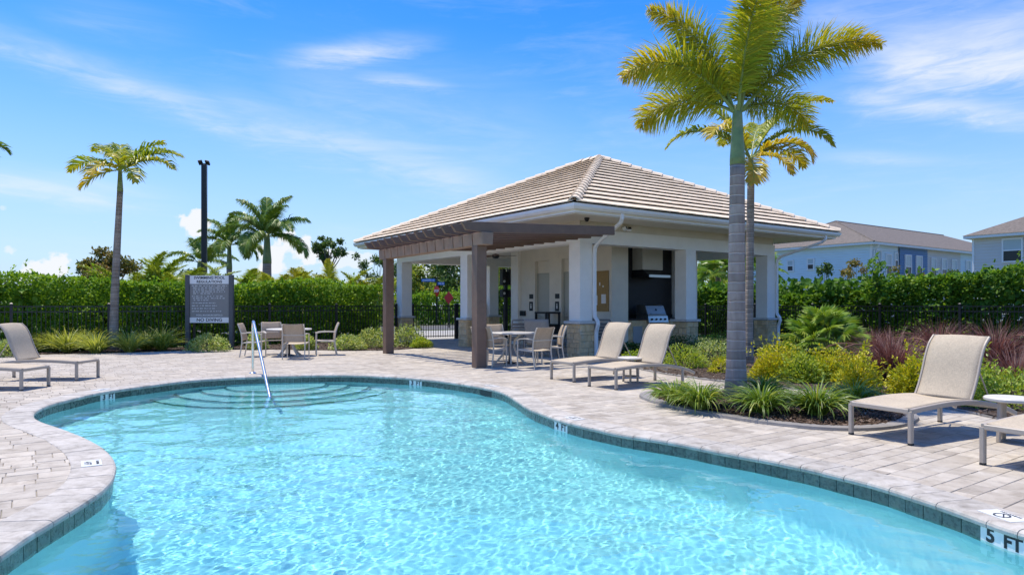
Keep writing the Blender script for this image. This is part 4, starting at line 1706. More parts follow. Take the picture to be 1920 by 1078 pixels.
def make_chair(label, loc, rz, group):
    """sling armchair, facing +x"""
    t = thing('patio_chair', label, 'chair', loc, rz, group)
    for s in (-1, 1):
        m_ = MB()
        m_.sweep([(0.25, s * 0.28, 0.0), (0.25, s * 0.28, 0.40), (0.245, s * 0.28, 0.62)], 0.026, 0.03, (0, 1, 0))
        m_.build('leg', M['chair_frame'], t)
        m_ = MB()
        m_.sweep(cr([(-0.31, s * 0.28, 0.0), (-0.25, s * 0.28, 0.35), (-0.26, s * 0.28, 0.6), (-0.31, s * 0.275, 0.78), (-0.36, s * 0.27, 0.90)], 3), 0.026, 0.03, (0, 1, 0))
        m_.build('leg', M['chair_frame'], t)
        m_ = MB()
        m_.sweep(cr([(0.27, s * 0.285, 0.615), (0.15, s * 0.288, 0.645), (-0.05, s * 0.288, 0.655), (-0.27, s * 0.283, 0.645)], 4), 0.045, 0.022, (0, 1, 0))
        m_.build('armrest', M['chair_frame'], t)
        m_ = MB()
        m_.sweep([(0.25, s * 0.265, 0.405), (-0.25, s * 0.265, 0.385)], 0.024, 0.034, (0, 1, 0))
        m_.build('seat_rail', M['chair_frame'], t)
    m_ = MB()
    m_.sweep([(0.245, -0.27, 0.405), (0.245, 0.27, 0.405)], 0.024, 0.032, (1, 0, 0))
    m_.build('front_rail', M['chair_frame'], t)
    m_ = MB()
    m_.sweep([(-0.268, -0.27, 0.62), (-0.268, 0.27, 0.62)], 0.02, 0.024, (1, 0, 0))
    m_.build('back_bar', M['chair_frame'], t)
    m_ = MB()
    surf(m_, [(p.x, p.z) for p in cr([(-0.23, 0, 0.40), (-0.05, 0, 0.395), (0.15, 0, 0.415), (0.255, 0, 0.425)], 4)], -0.255, 0.255, 0.005, 5, 0.015)
    m_.build('seat_sling', M['sling'], t, smooth=True)
    m_ = MB()
    surf(m_, [(p.x, p.z) for p in cr([(-0.235, 0, 0.44), (-0.245, 0, 0.58), (-0.29, 0, 0.76), (-0.365, 0, 0.915)], 4)], -0.262, 0.262, 0.006, 6, -0.02)
    m_.build('backrest', M['sling_tan'], t, smooth=True)
    return t


def make_table(label, loc, group):
    t = thing('patio_table', label, 'table', loc, R(12), group)
    m_ = MB()
    m_.lathe([(0.03, 0.715), (0.57, 0.715), (0.60, 0.72), (0.605, 0.74), (0.59, 0.752), (0.03, 0.754)], 48)
    m_.build('table_top', M['table_top'], t)
    for k in range(4):
        a = R(90 * k + 45)
        c, s = math.cos(a), math.sin(a)
        m_ = MB()
        m_.sweep([Vector((r_ * c, r_ * s, z)) for r_, z in ((0.40, 0.0), (0.30, 0.07), (0.17, 0.22), (0.10, 0.40), (0.12, 0.56), (0.24, 0.70), (0.30, 0.716))], 0.035, 0.05, (-s, c, 0))
        m_.build('leg', M['chair_frame'], t)
    m_ = MB()
    m_.tube([(0, 0, 0.02), (0, 0, 0.716)], 0.028, 10)
    m_.lathe([(0.001, 0), (0.14, 0.0), (0.14, 0.03), (0.05, 0.05), (0.001, 0.05)], 20)
    m_.build('umbrella_sleeve', M['black_paint'], t)
    return t


TGA = 'round patio tables'
TA = (-6.15, 18.85, 0)
ta = make_table('round patio table with four chairs in front of the hedge, left of the pavilion', TA, TGA)
TB = (-0.05, 16.35, 0)
tb = dup(ta, TB, R(50), 'round patio table behind the near pergola post beside the pavilion', TGA)
CG = 'beige sling armchairs round the patio tables'
ch = make_chair('armchair with tan back to the pool, nearest at the table before the hedge', (TA[0] + 0.48, TA[1] - 0.92, 0), R(95), CG)
dup(ch, (TA[0] - 0.88, TA[1] - 0.25, 0), R(8), 'armchair seen side-on, leftmost at the table in front of the hedge', CG)
dup(ch, (TA[0] - 0.66, TA[1] + 0.68, 0), R(-58), 'armchair behind the table in front of the hedge, facing the pool', CG)
dup(ch, (TA[0] + 0.88, TA[1] + 0.42, 0), R(198), 'armchair pulled away to the right of the table in front of the hedge', CG)
dup(ch, (0.50, 15.3, 0), R(132), 'armchair with tan back nearest the loungers, by the pergola post table', CG)
dup(ch, (-0.50, 15.65, 0), R(55), 'armchair half hidden behind the near pergola post', CG)
dup(ch, (-0.40, 17.15, 0), R(-72), 'armchair on the far side of the table by the pergola post, back in the sun', CG)
dup(ch, (0.92, 16.55, 0), R(188), 'armchair right of the table by the pergola post, behind its neighbour', CG)


def lounge_chair(label, loc, rz, group):
    """deep grey armchair with a wide reclining sling back"""
    t = thing('lounge_chair', label, 'lounge chair', loc, rz, group)
    for s in (-1, 1):
        for x, z in ((0.33, 0.52), (-0.33, 0.52)):
            m_ = MB()
            m_.sweep([(x, s * 0.36, 0.0), (x, s * 0.36, z)], 0.035, 0.045, (0, 1, 0))
            m_.build('leg', M['grey_frame'], t)
        m_ = MB()
        m_.sweep([(0.36, s * 0.36, 0.535), (-0.40, s * 0.36, 0.535)], 0.06, 0.028, (0, 1, 0))
        m_.build('armrest', M['grey_frame'], t)
    m_ = MB()
    m_.box((-0.33, -0.34, 0.24), (0.34, 0.34, 0.28))
    m_.build('seat_frame', M['grey_frame'], t)
    m_ = MB()
    m_.box((-0.28, -0.325, 0.285), (0.35, 0.325, 0.40))
    m_.build('seat_cushion', M['sling_grey'], t, bevel=0.03)
    m_ = MB()
    surf(m_, [(p.x, p.z) for p in cr([(-0.29, 0, 0.36), (-0.34, 0, 0.6), (-0.45, 0, 1.02)], 4)], -0.34, 0.34, 0.05, 6, -0.015)
    m_.build('backrest', M['sling_grey'], t, smooth=True)
    return t


GLC = 'grey lounge chairs in the shade of the pavilion'
lc = lounge_chair('wide grey lounge chair in the pavilion shade, its blank back towards the pool', (0.80, 18.7, 0), R(70), GLC)
dup(lc, (1.55, 20.0, 0), R(200), 'grey lounge chair right of the wide blank one, facing the pool')


def slat_chair(label, loc, rz, group, n=1):
    t = thing('slat_chair', label, 'chair', loc, rz, group)
    for s in (-1, 1):
        m_ = MB()
        m_.sweep([(0.27, s * 0.29, 0.0), (0.25, s * 0.29, 0.62)], 0.03, 0.04, (0, 1, 0))
        m_.build('leg', M['grey_frame'], t)
        m_ = MB()
        m_.sweep(cr([(-0.36, s * 0.29, 0.0), (-0.26, s * 0.29, 0.4), (-0.30, s * 0.29, 0.7), (-0.38, s * 0.28, 0.98)], 3), 0.03, 0.04, (0, 1, 0))
        m_.build('leg', M['grey_frame'], t)
        m_ = MB()
        m_.sweep([(0.28, s * 0.295, 0.625), (-0.29, s * 0.295, 0.64)], 0.05, 0.025, (0, 1, 0))
        m_.build('armrest', M['grey_frame'], t)
    m_ = MB()
    m_.sweep([(-0.38, -0.28, 0.985), (-0.38, 0.28, 0.985)], 0.03, 0.05, (1, 0, 0))
    m_.build('top_rail', M['grey_frame'], t)
    sl = MB()
    sl.box((-0.012, -0.275, -0.035), (0.012, 0.275, 0.035))
    sme = sl.mesh('slat', M['grey_frame'])
    for k in range(5):
        o = link('slat', sme, t)
        z = 0.5 + 0.092 * k
        o.location = (-0.262 - (z - 0.4) * 0.19, 0, z)
        o.rotation_euler = (0, R(-12), 0)
    for k in range(5):
        o = link('slat', sme, t)
        o.location = (-0.19 + 0.105 * k, 0, 0.42)
        o.rotation_euler = (0, R(90), 0)
    return t


SG = 'grey slatted armchairs under the pavilion'
sc1 = slat_chair('grey slatted armchair behind the corner column, next to the downspout', (*site(1.15, 0.35), 0), SITE + R(35), SG)
dup(sc1, (0.15, 19.2, 0), R(110), 'grey slatted armchair under the pergola, left of the wide grey lounge chair', SG)
dup(sc1, (*site(1.35, 1.5), 0), SITE + R(185), 'dark slatted armchair against the service wall, left of the corner column', SG)

# litter bin
lb = thing('litter_bin', 'black litter bin with open-sided hood standing by the restroom door', 'litter bin', (*site(1.75, 3.65), 0), SITE)
m_ = MB()
m_.box((-0.3, -0.3, 0.0), (0.3, 0.3, 0.78))
m_.build('bin_body', M['black_paint'], lb, bevel=0.02)
for sx in (-1, 1):
    for sy in (-1, 1):
        m_ = MB()
        m_.box((sx * 0.27 - 0.03, sy * 0.27 - 0.03, 0.78), (sx * 0.27 + 0.03, sy * 0.27 + 0.03, 1.12))
        m_.build('hood_post', M['black_paint'], lb)
m_ = MB()
m_.box((-0.31, -0.31, 1.12), (0.31, 0.31, 1.18))
m_.build('hood', M['black_paint'], lb, bevel=0.015)

# ------------------------------------------------------------------ grab rail
gr_ = thing('grab_rail', 'polished steel grab rail running from the deck down over the pool steps', 'grab rail', (0, 0, 0))
gx0, gy0 = gp(474, 700)
a_ = Vector((gx0, gy0, 0.0))
end = Vector((-4.12, 11.6, -0.14))
dirn = Vector((end.x - a_.x, end.y - a_.y, 0)).normalized()
top = a_ + Vector((0, 0, 0.98))
pts = [a_, a_ + Vector((0, 0, 0.5)), a_ + Vector((0, 0, 0.88)), a_ + dirn * 0.03 + Vector((0, 0, 0.98)), a_ + dirn * 0.11 + Vector((0, 0, 1.04)), a_ + dirn * 0.22 + Vector((0, 0, 1.02))]
slope_end = end + (end - pts[-1]).normalized() * 1.0
slope_end.z = max(slope_end.z, -0.62)
pts += [pts[-1].lerp(end, 0.5), end, end + (end - pts[-1]).normalized() * 0.95]
m_ = MB()
m_.tube(cr(pts, 4), 0.028, 12)
m_.build('rail', M['steel'], gr_, smooth=True)
m_ = MB()
m_.lathe([(0.03, 0.0), (0.075, 0.0), (0.072, 0.014), (0.04, 0.03), (0.028, 0.03)], 20, (a_.x, a_.y))
m_.build('escutcheon', M['steel'], gr_, smooth=True)

# ------------------------------------------------------------------ rules board
M['board_grey'] = pbr('board_grey', (0.25, 0.24, 0.22), 0.5, var=0.05)
M['board_white'] = pbr('board_white', (0.86, 0.84, 0.79), 0.5, var=0.03)
M['post_grey'] = pbr('post_grey_paint', (0.085, 0.088, 0.093), 0.5, var=0.08)
sx0, sx1, sy = -10.42, -9.02, 21.95
sgn = thing('rules_board', 'grey swimming pool regulations board on two dark posts in front of the hedge', 'sign', ((sx0 + sx1) / 2, sy, 0), 0)
hw = (sx1 - sx0) / 2
for s in (-1, 1):
    m_ = MB()
    m_.box((s * hw - 0.065, -0.065, 0), (s * hw + 0.065, 0.065, 2.37))
    m_.build('post', M['post_grey'], sgn, bevel=0.01)
m_ = MB()
m_.box((-hw + 0.066, -0.02, 0.83), (hw - 0.066, 0.02, 2.35))
bo = m_.build('board', M['board_grey'], sgn)
for z0, z1 in ((2.08, 2.345), (0.835, 1.005)):
    m_ = MB()
    m_.box((-hw + 0.067, -0.0245, z0), (hw - 0.067, -0.0205, z1))
    m_.build('title_band', M['board_white'], bo)


def sign_text(txt, size, x, z, mat, parent, align='CENTER', bold=0.0, y=-0.026, sx=1.0):
    o = link('lettering', text_mesh(txt, size, mat, 0.0008, bold, align, sx), parent)
    o.matrix_local = Matrix(((1, 0, 0, x), (0, 0, -1, y), (0, 1, 0, z), (0, 0, 0, 1)))
    return o


sign_text('SWIMMING POOL', 0.118, 0, 2.272, M['black_print'], bo, bold=0.003, sx=1.05)
sign_text('REGULATIONS', 0.118, 0, 2.148, M['black_print'], bo, bold=0.003, sx=1.05)
sign_text('NO DIVING', 0.15, 0, 0.92, M['black_print'], bo, bold=0.003, sx=1.05)
sign_text('POOL MAXIMUM DEPTH: 5', 0.07, 0, 1.075, M['board_white'], bo, bold=0.001)
# the small print is too small to read in the photograph: rows of word-long strokes
r_ = random.Random(4)
m_ = MB()
z = 2.02
for row, (x0, x1) in enumerate(((-.56, .56), (-.52, .50), (-.52, .48), (-.52, .50), (-.52, .12), None, (-.56, .44), (-.52, .50), (-.52, -.02), None, (-.56, .20), None, (-.56, .25), None, (-.56, .18), None, (-.56, .40))) if False else enumerate([(-.56, .56), (-.52, .50), (-.52, .48), (-.52, .50), (-.52, .12), (0, 0), (-.56, .44), (-.52, .50), (-.52, -.02), (0, 0), (-.56, .20), (0, 0), (-.56, .25), (0, 0), (-.56, .18), (0, 0), (-.56, .40)]):
    if x0 == x1:
        z -= 0.026
        continue
    x = x0
    while x < x1:
        w = min(r_.uniform(0.05, 0.13), x1 - x)
        nl = max(1, int(w / 0.022))
        for k in range(nl):
            if r_.random() < 0.85:
                m_.box((x + k * 0.022, -0.0225, z - r_.uniform(0.009, 0.016)), (x + k * 0.022 + 0.014, -0.0207, z + r_.uniform(0.009, 0.016)))
        x += w + 0.022
    z -= 0.0625
o = m_.build('small_print', M['board_white'], bo)
o['kind'] = 'stuff'

# ------------------------------------------------------------------ light pole behind the hedge
lp = thing('light_pole', 'tall black square light pole with twin floodlight heads rising behind the hedge', 'light pole', ((383 - 960) / F * 31, 31, 0), R(10))
m_ = MB()
m_.box((-0.11, -0.11, 0.0), (0.11, 0.11, 7.75))
m_.build('shaft', M['black_paint'], lp, bevel=0.015)
m_ = MB()
m_.box((-0.2, -0.04, 7.76), (0.2, 0.04, 7.82))
m_.build('crossarm', M['black_paint'], lp)
for s in (-1, 1):
    m_ = MB()
    m_.box((-0.09, -0.14, -0.04), (0.09, 0.14, 0.04), Matrix.Translation((s * 0.15, -0.05, 7.85)) @ Matrix.Rotation(R(-25), 4, 'X') @ Matrix.Rotation(R(s * 15), 4, 'Y'))
    m_.build('floodlight', M['black_paint'], lp, bevel=0.01)

# ------------------------------------------------------------------ fences and gate
pk = MB()
pk.box((-0.009, -0.009, 0.08), (0.009, 0.009, 1.37))
picket_me = pk.mesh('picket', M['black_paint'])
pp = MB()
pp.box((-0.038, -0.038, -0.05), (0.038, 0.038, 1.44))
pp.add([(-0.045, -0.045, 1.44), (0.045, -0.045, 1.44), (0.045, 0.045, 1.44), (-0.045, 0.045, 1.44), (0, 0, 1.475)], [(3, 2, 1, 0), (0, 1, 4), (1, 2, 4), (2, 3, 4), (3, 0, 4)])
post_me = pp.mesh('post', M['black_paint'])


def fence(a, b, label, panel=2.4, name='fence', cat='fence', last=True, rails=(1.36, 1.20, 0.13)):
    A, B = Vector((*a, 0)), Vector((*b, 0))
    L = (B - A).length
    rz = math.atan2(B.y - A.y, B.x - A.x)
    t = thing(name, label, cat, a + (0,), rz)
    n = max(1, round(L / panel))
    for k in range(n + (1 if last else 0)):
        o = link('post', post_me, t)
        o.location = (L * k / n, 0, 0)
    for z in rails:
        for k in range(n):
            m_ = MB()
            m_.box((L * k / n + 0.04, -0.014, z - 0.016), (L * (k + 1) / n - 0.04, 0.014, z + 0.016))
            m_.build('rail', M['black_paint'], t)
    for k in range(n):
        w = L / n - 0.08
        c = max(2, round(w / 0.112))
        for i in range(1, c):
            o = link('picket', picket_me, t)
            o.location = (L * k / n + 0.04 + w * i / c, 0, 0)
    return t


fence(site(-17.5, 10.6), site(-0.35, 10.6), 'black metal picket fence in front of the long left hedge')
fence(site(4.5, 10.9), site(12.24, 10.9), 'black metal picket fence behind the pavilion, seen between its right columns')
fence(site(12.24, 10.7), site(12.24, -9.5), 'black metal picket fence in front of the right hedge below the blue townhouse')
fence(site(2.45, 10.6), site(3.85, 10.6), 'short black fence piece beside the gate, left of the rear column', panel=1.4)
g1 = fence(site(0.38, 10.6), site(2.36, 10.6), 'black picket gate between stone column bases at the far end of the pavilion', panel=1.98, name='gate', cat='gate')

# walk outside the gate and the street beyond
walk = sheet('walkway', [site(-0.6, 8.9), site(-0.6, 10.7), site(-3, 13), site(-3, 19), site(9, 19), site(9, 13), site(4.1, 10.95), site(4.1, 8.9)], [], 0.004, M['concrete'])
pl_ = site(4, 26)
road = sheet('street', [site(-90, 21.5), site(40, 21.5), site(40, 28.5), site(-90, 28.5)], [], -0.045, pbr('asphalt', (0.10, 0.10, 0.098), 0.9, var=0.15, scale=4))

# street signs
M['sign_red'] = pbr('sign_red', (0.45, 0.012, 0.015), 0.45, var=0.04)
M['sign_blue'] = pbr('sign_blue', (0.01, 0.12, 0.48), 0.45, var=0.04)
M['sign_white'] = pbr('sign_white', (0.75, 0.75, 0.75), 0.5, var=0.02)
D_ = 50.0
ss = thing('street_sign', 'stop sign under two blue street name blades on a dark post beyond the gate', 'street sign', ((819 - 960) / F * D_, D_, 0), 0)
m_ = MB()
m_.tube([(0, 0.03, 0), (0, 0.03, 3.45)], 0.045, 10)
m_.build('post', M['black_paint'], ss)
m_ = MB()
octo = [(0.40 * math.cos(R(22.5 + 45 * k)), 0.40 * math.sin(R(22.5 + 45 * k))) for k in range(8)]
m_.hull([[(x, y_, 2.42 + z) for x, z in octo] for y_ in (-0.028, -0.018)][::-1])
so_ = m_.build('stop_plate', M['sign_red'], ss)
so_.rotation_euler = (0, 0, R(-50))
sign_text('STOP', 0.27, 0, 2.42, M['sign_white'], so_, bold=0.006, y=-0.032, sx=0.9)
for (z, rz_, x0, w) in ((3.22, 0, -1.12, 1.0), (2.98, R(30), 0.06, 0.55)):
    m_ = MB()
    m_.box((x0, -0.012, z - 0.11), (x0 + w, 0.012, z + 0.11))
    bo_ = m_.build('name_blade', M['sign_blue'], ss)
    bo_.rotation_euler = (0, 0, rz_)
    m_ = MB()                                  # name too far away to read
    xx = x0 + 0.08
    while xx < x0 + w - 0.1:
        m_.box((xx, -0.016, z - 0.05), (xx + 0.05, -0.0125, z + 0.05))
        xx += 0.075 if r_.random() < 0.8 else 0.13
    o = m_.build('lettering', M['sign_white'], bo_)
    o['kind'] = 'stuff'
D_ = 42.0
ds = thing('diamond_sign', 'red diamond end-of-road marker on a short dark post beyond the gate', 'road marker', ((841 - 960) / F * D_, D_, 0), R(-38))
m_ = MB()
m_.box((-0.03, 0.02, 0), (0.03, 0.06, 2.3))
m_.build('post', M['black_paint'], ds)
m_ = MB()
dia = [(0, -0.4), (0.4, 0), (0, 0.4), (-0.4, 0)]
m_.hull([[(x, y_, 1.85 + z) for x, z in dia] for y_ in (0.018, 0.006)])
m_.build('plate', M['sign_red'], ds)

# dark post with boxes by the gate
cp = thing('equipment_post', 'black post carrying two pairs of dark boxes, seen between rear column and wall', 'equipment post', ((948 - 960) / F * 27.5, 27.5, 0), SITE)
m_ = MB()
m_.box((-0.06, -0.06, 0), (0.06, 0.06, 2.75))
m_.build('post', M['black_paint'], cp)
for z0, z1, w in ((2.2, 2.85, 0.16), (1.72, 2.02, 0.16)):
    for s in (-1, 1):
        m_ = MB()
        m_.box((s * 0.17 - w / 2, -0.16, z0), (s * 0.17 + w / 2, 0.06, z1))
        bx_ = m_.build('box', M['black_paint'], cp, bevel=0.01)
        if s < 0:
            m_ = MB()
            m_.lathe([(0.001, 0), (0.055, 0), (0.05, 0.012), (0.001, 0.014)], 14)
            lo = m_.build('lens', M['paper'], bx_)
            lo.matrix_local = Matrix.Translation((s * 0.17, -0.161, z0 + 0.15)) @ Matrix.Rotation(R(90), 4, 'X')
# ================================================================== PLANTS
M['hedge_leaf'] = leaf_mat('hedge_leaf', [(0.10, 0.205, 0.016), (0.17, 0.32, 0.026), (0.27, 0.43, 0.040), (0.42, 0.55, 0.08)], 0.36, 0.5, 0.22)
M['hedge_leaf_dark'] = leaf_mat('dark_hedge_leaf', [(0.06, 0.15, 0.018), (0.11, 0.24, 0.028), (0.18, 0.33, 0.04), (0.32, 0.45, 0.07)], 0.36, 0.5, 0.22)
M['core'] = pbr('hedge_wood', (0.020, 0.024, 0.010), 0.95, var=0.3)
M['bark_brown'] = pbr('tree_bark', (0.13, 0.105, 0.085), 0.95, var=0.3, scale=14, bump=0.5)
M['stem'] = pbr('shrub_stem', (0.10, 0.08, 0.05), 0.9, var=0.3, scale=20)
M['grass_blade'] = leaf_mat('grass_blade', [(0.075, 0.15, 0.02), (0.15, 0.25, 0.035), (0.27, 0.35, 0.06), (0.45, 0.46, 0.14)], 0.35, 0.4, 0.4)
M['flax_blade'] = leaf_mat('pale_blade', [(0.21, 0.28, 0.04), (0.35, 0.41, 0.08), (0.50, 0.53, 0.15), (0.62, 0.59, 0.27)], 0.35, 0.45, 0.35)
M['purple_blade'] = leaf_mat('purple_blade', [(0.095, 0.04, 0.042), (0.17, 0.085, 0.08), (0.27, 0.155, 0.13), (0.36, 0.24, 0.17)], 0.3, 0.55, 0.3, (1.2, 0.8, 0.7, 1))
M['plume'] = leaf_mat('seed_plume', [(0.300, 0.170, 0.130), (0.420, 0.270, 0.200)], 0.3, 0.8, 0.1, (1.1, 0.9, 0.8, 1))
M['golden_leaf'] = leaf_mat('golden_leaf', [(0.24, 0.33, 0.02), (0.42, 0.46, 0.024), (0.58, 0.54, 0.028), (0.68, 0.55, 0.035)], 0.38, 0.4, 0.35, (1.15, 1.1, 0.5, 1))
M['lime_leaf'] = leaf_mat('lime_leaf', [(0.15, 0.26, 0.025), (0.27, 0.38, 0.04), (0.40, 0.48, 0.06), (0.50, 0.54, 0.11)], 0.35, 0.42, 0.35)
M['varieg_leaf'] = leaf_mat('variegated_leaf', [(0.15, 0.26, 0.05), (0.30, 0.41, 0.09), (0.50, 0.55, 0.20), (0.62, 0.62, 0.32)], 0.32, 0.42, 0.35)
M['deep_leaf'] = leaf_mat('deep_leaf', [(0.026, 0.072, 0.016), (0.052, 0.124, 0.026), (0.091, 0.182, 0.039)], 0.3, 0.4, 0.4)
M['palmetto_leaf'] = leaf_mat('palmetto_leaf', [(0.12, 0.25, 0.025), (0.21, 0.36, 0.04), (0.34, 0.46, 0.06), (0.48, 0.50, 0.12)], 0.35, 0.38, 0.45)
M['foxtail_leaf'] = leaf_mat('foxtail_leaf', [(0.09, 0.175, 0.018), (0.19, 0.29, 0.025), (0.36, 0.40, 0.03), (0.55, 0.46, 0.035), (0.60, 0.37, 0.04)], 0.36, 0.4, 0.4)
M['royal_leaf'] = leaf_mat('royal_palm_leaf', [(0.07, 0.16, 0.025), (0.13, 0.24, 0.035), (0.22, 0.31, 0.045), (0.34, 0.35, 0.07)], 0.33, 0.4, 0.4)
M['areca_leaf'] = leaf_mat('areca_leaf', [(0.13, 0.22, 0.03), (0.23, 0.32, 0.045), (0.36, 0.41, 0.07), (0.48, 0.38, 0.08)], 0.35, 0.42, 0.35)
M['tree_leaf'] = leaf_mat('tree_leaf', [(0.044, 0.094, 0.022), (0.075, 0.150, 0.033), (0.125, 0.206, 0.050), (0.213, 0.250, 0.075)], 0.3, 0.5, 0.3)
M['rusty_leaf'] = leaf_mat('rusty_leaf', [(0.11, 0.14, 0.03), (0.18, 0.18, 0.04), (0.27, 0.20, 0.05), (0.32, 0.18, 0.06)], 0.3, 0.5, 0.3)


def unit(a):
    return a / np.maximum(1e-9, np.linalg.norm(a, axis=1, keepdims=True))


def leaf_arrays(P, D, Nn, L, W, fold=0.18):
    """kite leaves with a bent midrib: base, left, tip, right, and a middle point"""
    D = unit(D)
    Sd = unit(np.cross(D, Nn))
    Nn = np.cross(Sd, D)
    L = L[:, None]
    W = W[:, None]
    mid = P + D * L * 0.5 - Nn * W * fold
    v0 = P
    v1 = P + D * L * 0.42 + Sd * W * 0.5
    v2 = P + D * L - Nn * L * 0.10
    v3 = P + D * L * 0.42 - Sd * W * 0.5
    V = np.stack([v0, v1, v2, v3, mid], 1)
    n = len(P)
    idx = np.arange(n)[:, None] * 5
    Fq = np.concatenate([idx + np.array([[0, 4, 2, 1]]), idx + np.array([[0, 3, 2, 4]])], 1)
    return V.reshape(-1, 3), Fq.reshape(-1), np.full(2 * n, 4)


def leaf_obj(name, P, D, Nn, L, W, mat, parent, hue, fold=0.18):
    V, Fq, C = leaf_arrays(P, D, Nn, L, W, fold)
    o = link(name, np_mesh(name, V, Fq, C, mat, rnd=np.repeat(hue, 2)), parent)
    return o


def lump(P, seed, k=1.0):
    """smooth pseudo-noise for uneven outlines"""
    g_ = np.random.default_rng(seed)
    r = np.zeros(len(P))
    for i in range(5):
        w = g_.normal(0, 1, 3)
        w = w / np.linalg.norm(w) * k * (1.0 + 0.7 * i)
        r += np.sin(P @ w + g_.uniform(0, 6.28)) / (1 + 0.6 * i)
    return r / 2.2


def hedge(name, label, a, b, depth, height, dens, leaf, mat, seed, z0=0.0, hvar=0.25, kind_cat='hedge', dark=0.0, hfun=None, lw=0.62):
    """clipped screen of broad leaves along a line; rosettes of leaves crowd its faces"""
    g_ = np.random.default_rng(seed)
    A, B = np.array(a), np.array(b)
    L = np.linalg.norm(B - A)
    t_ = (B - A) / L
    nrm = np.array([t_[1], -t_[0]])                 # towards the pool
    if (nrm @ (-(A + B) / 2)) < 0:
        nrm = -nrm
    th = thing(name, label, kind_cat, (0, 0, 0))
    nf, nt_ = int(L * height * dens), int(L * depth * dens * 0.9)
    rs = []
    # front face
    s = g_.uniform(0, L, nf)
    z = z0 + g_.uniform(0, 1, nf) ** 0.85 * height
    w = np.abs(g_.normal(0, 0.14, nf))
    kp = g_.random(nf) < 0.52 + 0.65 * (z - z0) / height
    rs.append((s[kp], w[kp], z[kp], 0))
    s2 = g_.uniform(0, L, nt_)
    w2 = g_.uniform(0, depth, nt_)
    z2 = z0 + height - np.abs(g_.normal(0, 0.16, nt_))
    rs.append((s2, w2, z2, 1))
    ns_ = int(L * 3.2)                               # shoots standing above the top
    s3 = g_.uniform(0, L, ns_)
    w3 = g_.uniform(0, depth * 0.7, ns_)
    h3 = g_.uniform(0.05, 0.62, ns_) ** 1.5
    sh_s = np.repeat(s3, 9) + g_.normal(0, 0.035, ns_ * 9)
    sh_w = np.repeat(w3, 9) + g_.normal(0, 0.035, ns_ * 9)
    sh_z = z0 + height + (np.tile(np.linspace(-0.3, 1, 9), ns_)) * np.repeat(h3, 9)
    rs.append((sh_s, sh_w, sh_z, 2))
    Ps, Ds, Ns_ = [], [], []
    for (s, w, z, k) in rs:
        q3 = np.stack([s, w * 2, z], 1)
        bump = lump(q3, seed + 7, 1.5)
        fr = (z - z0) / height
        hh = hvar * lump(np.stack([s, 0 * s, 0 * s], 1), seed + 3, 0.9)
        if hfun is not None:
            hh = hh + hfun(s / L)
        z = z0 + (z - z0) * (1 + hh / height * np.clip(fr, 0, 1))
        w = w - 0.36 * bump + 0.12 * np.clip(fr - 0.75, 0, 1)
        xy = A[None, :] + t_[None, :] * s[:, None] - nrm[None, :] * w[:, None]
        P = np.concatenate([xy, z[:, None]], 1)
        n = len(P)
        out = np.concatenate([np.tile(nrm, (n, 1)) * (1.0 if k == 0 else 0.35), np.full((n, 1), 0.55 if k == 0 else 1.0)], 1)
        D = unit(out + g_.normal(0, 0.75, (n, 3)))
        Nv = unit(np.tile([0, 0, 1.0], (n, 1)) + out * 0.4 + g_.normal(0, 0.45, (n, 3)))
        Ps.append(P)
        Ds.append(D)
        Ns_.append(Nv)
    P, D, Nv = np.concatenate(Ps), np.concatenate(Ds), np.concatenate(Ns_)
    n = len(P)
    Ls = leaf * g_.uniform(0.7, 1.25, n)
    hue = np.clip(g_.beta(2, 2.4, n) + 0.12 * lump(P, seed + 5, 2.0), 0, 1)
    o = leaf_obj('foliage', P, D, Nv, Ls, Ls * lw * g_.uniform(0.85, 1.15, n), mat, th, hue)
    o['kind'] = 'stuff'
    # stems and dark wood inside
    cb = MB()
    for k in range(int(L / 0.35)):
        s = (k + g_.uniform(0.2, 0.8)) * 0.35
        p = A + t_ * s - nrm * depth * g_.uniform(0.35, 0.6)
        hh = height * g_.uniform(0.7, 0.85) + z0
        cb.tube([(p[0], p[1], -0.05), (p[0] + g_.normal(0, 0.1), p[1] + g_.normal(0, 0.1), hh * 0.5), (p[0] + g_.normal(0, 0.2), p[1] + g_.normal(0, 0.2), hh)], [0.035, 0.025, 0.01], 5)
    so = cb.build('stems', M['core'], th)
    so['kind'] = 'stuff'
    # a second, sparser layer of leaves deep inside keeps the hedge opaque
    ni = int(L * height * dens * 0.95)
    s = g_.uniform(0, L, ni)
    w = g_.uniform(0.22, depth * 0.8, ni)
    z = z0 + g_.uniform(0, 0.93, ni) * height
    xy = A[None, :] + t_[None, :] * s[:, None] - nrm[None, :] * w[:, None]
    P = np.concatenate([xy, z[:, None]], 1)
    Ls = leaf * 1.5 * g_.uniform(0.8, 1.3, ni)
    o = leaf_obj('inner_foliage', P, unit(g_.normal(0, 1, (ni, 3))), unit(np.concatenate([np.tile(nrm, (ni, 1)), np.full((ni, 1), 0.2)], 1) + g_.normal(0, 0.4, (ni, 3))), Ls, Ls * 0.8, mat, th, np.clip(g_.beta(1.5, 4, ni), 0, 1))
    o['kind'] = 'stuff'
    return th


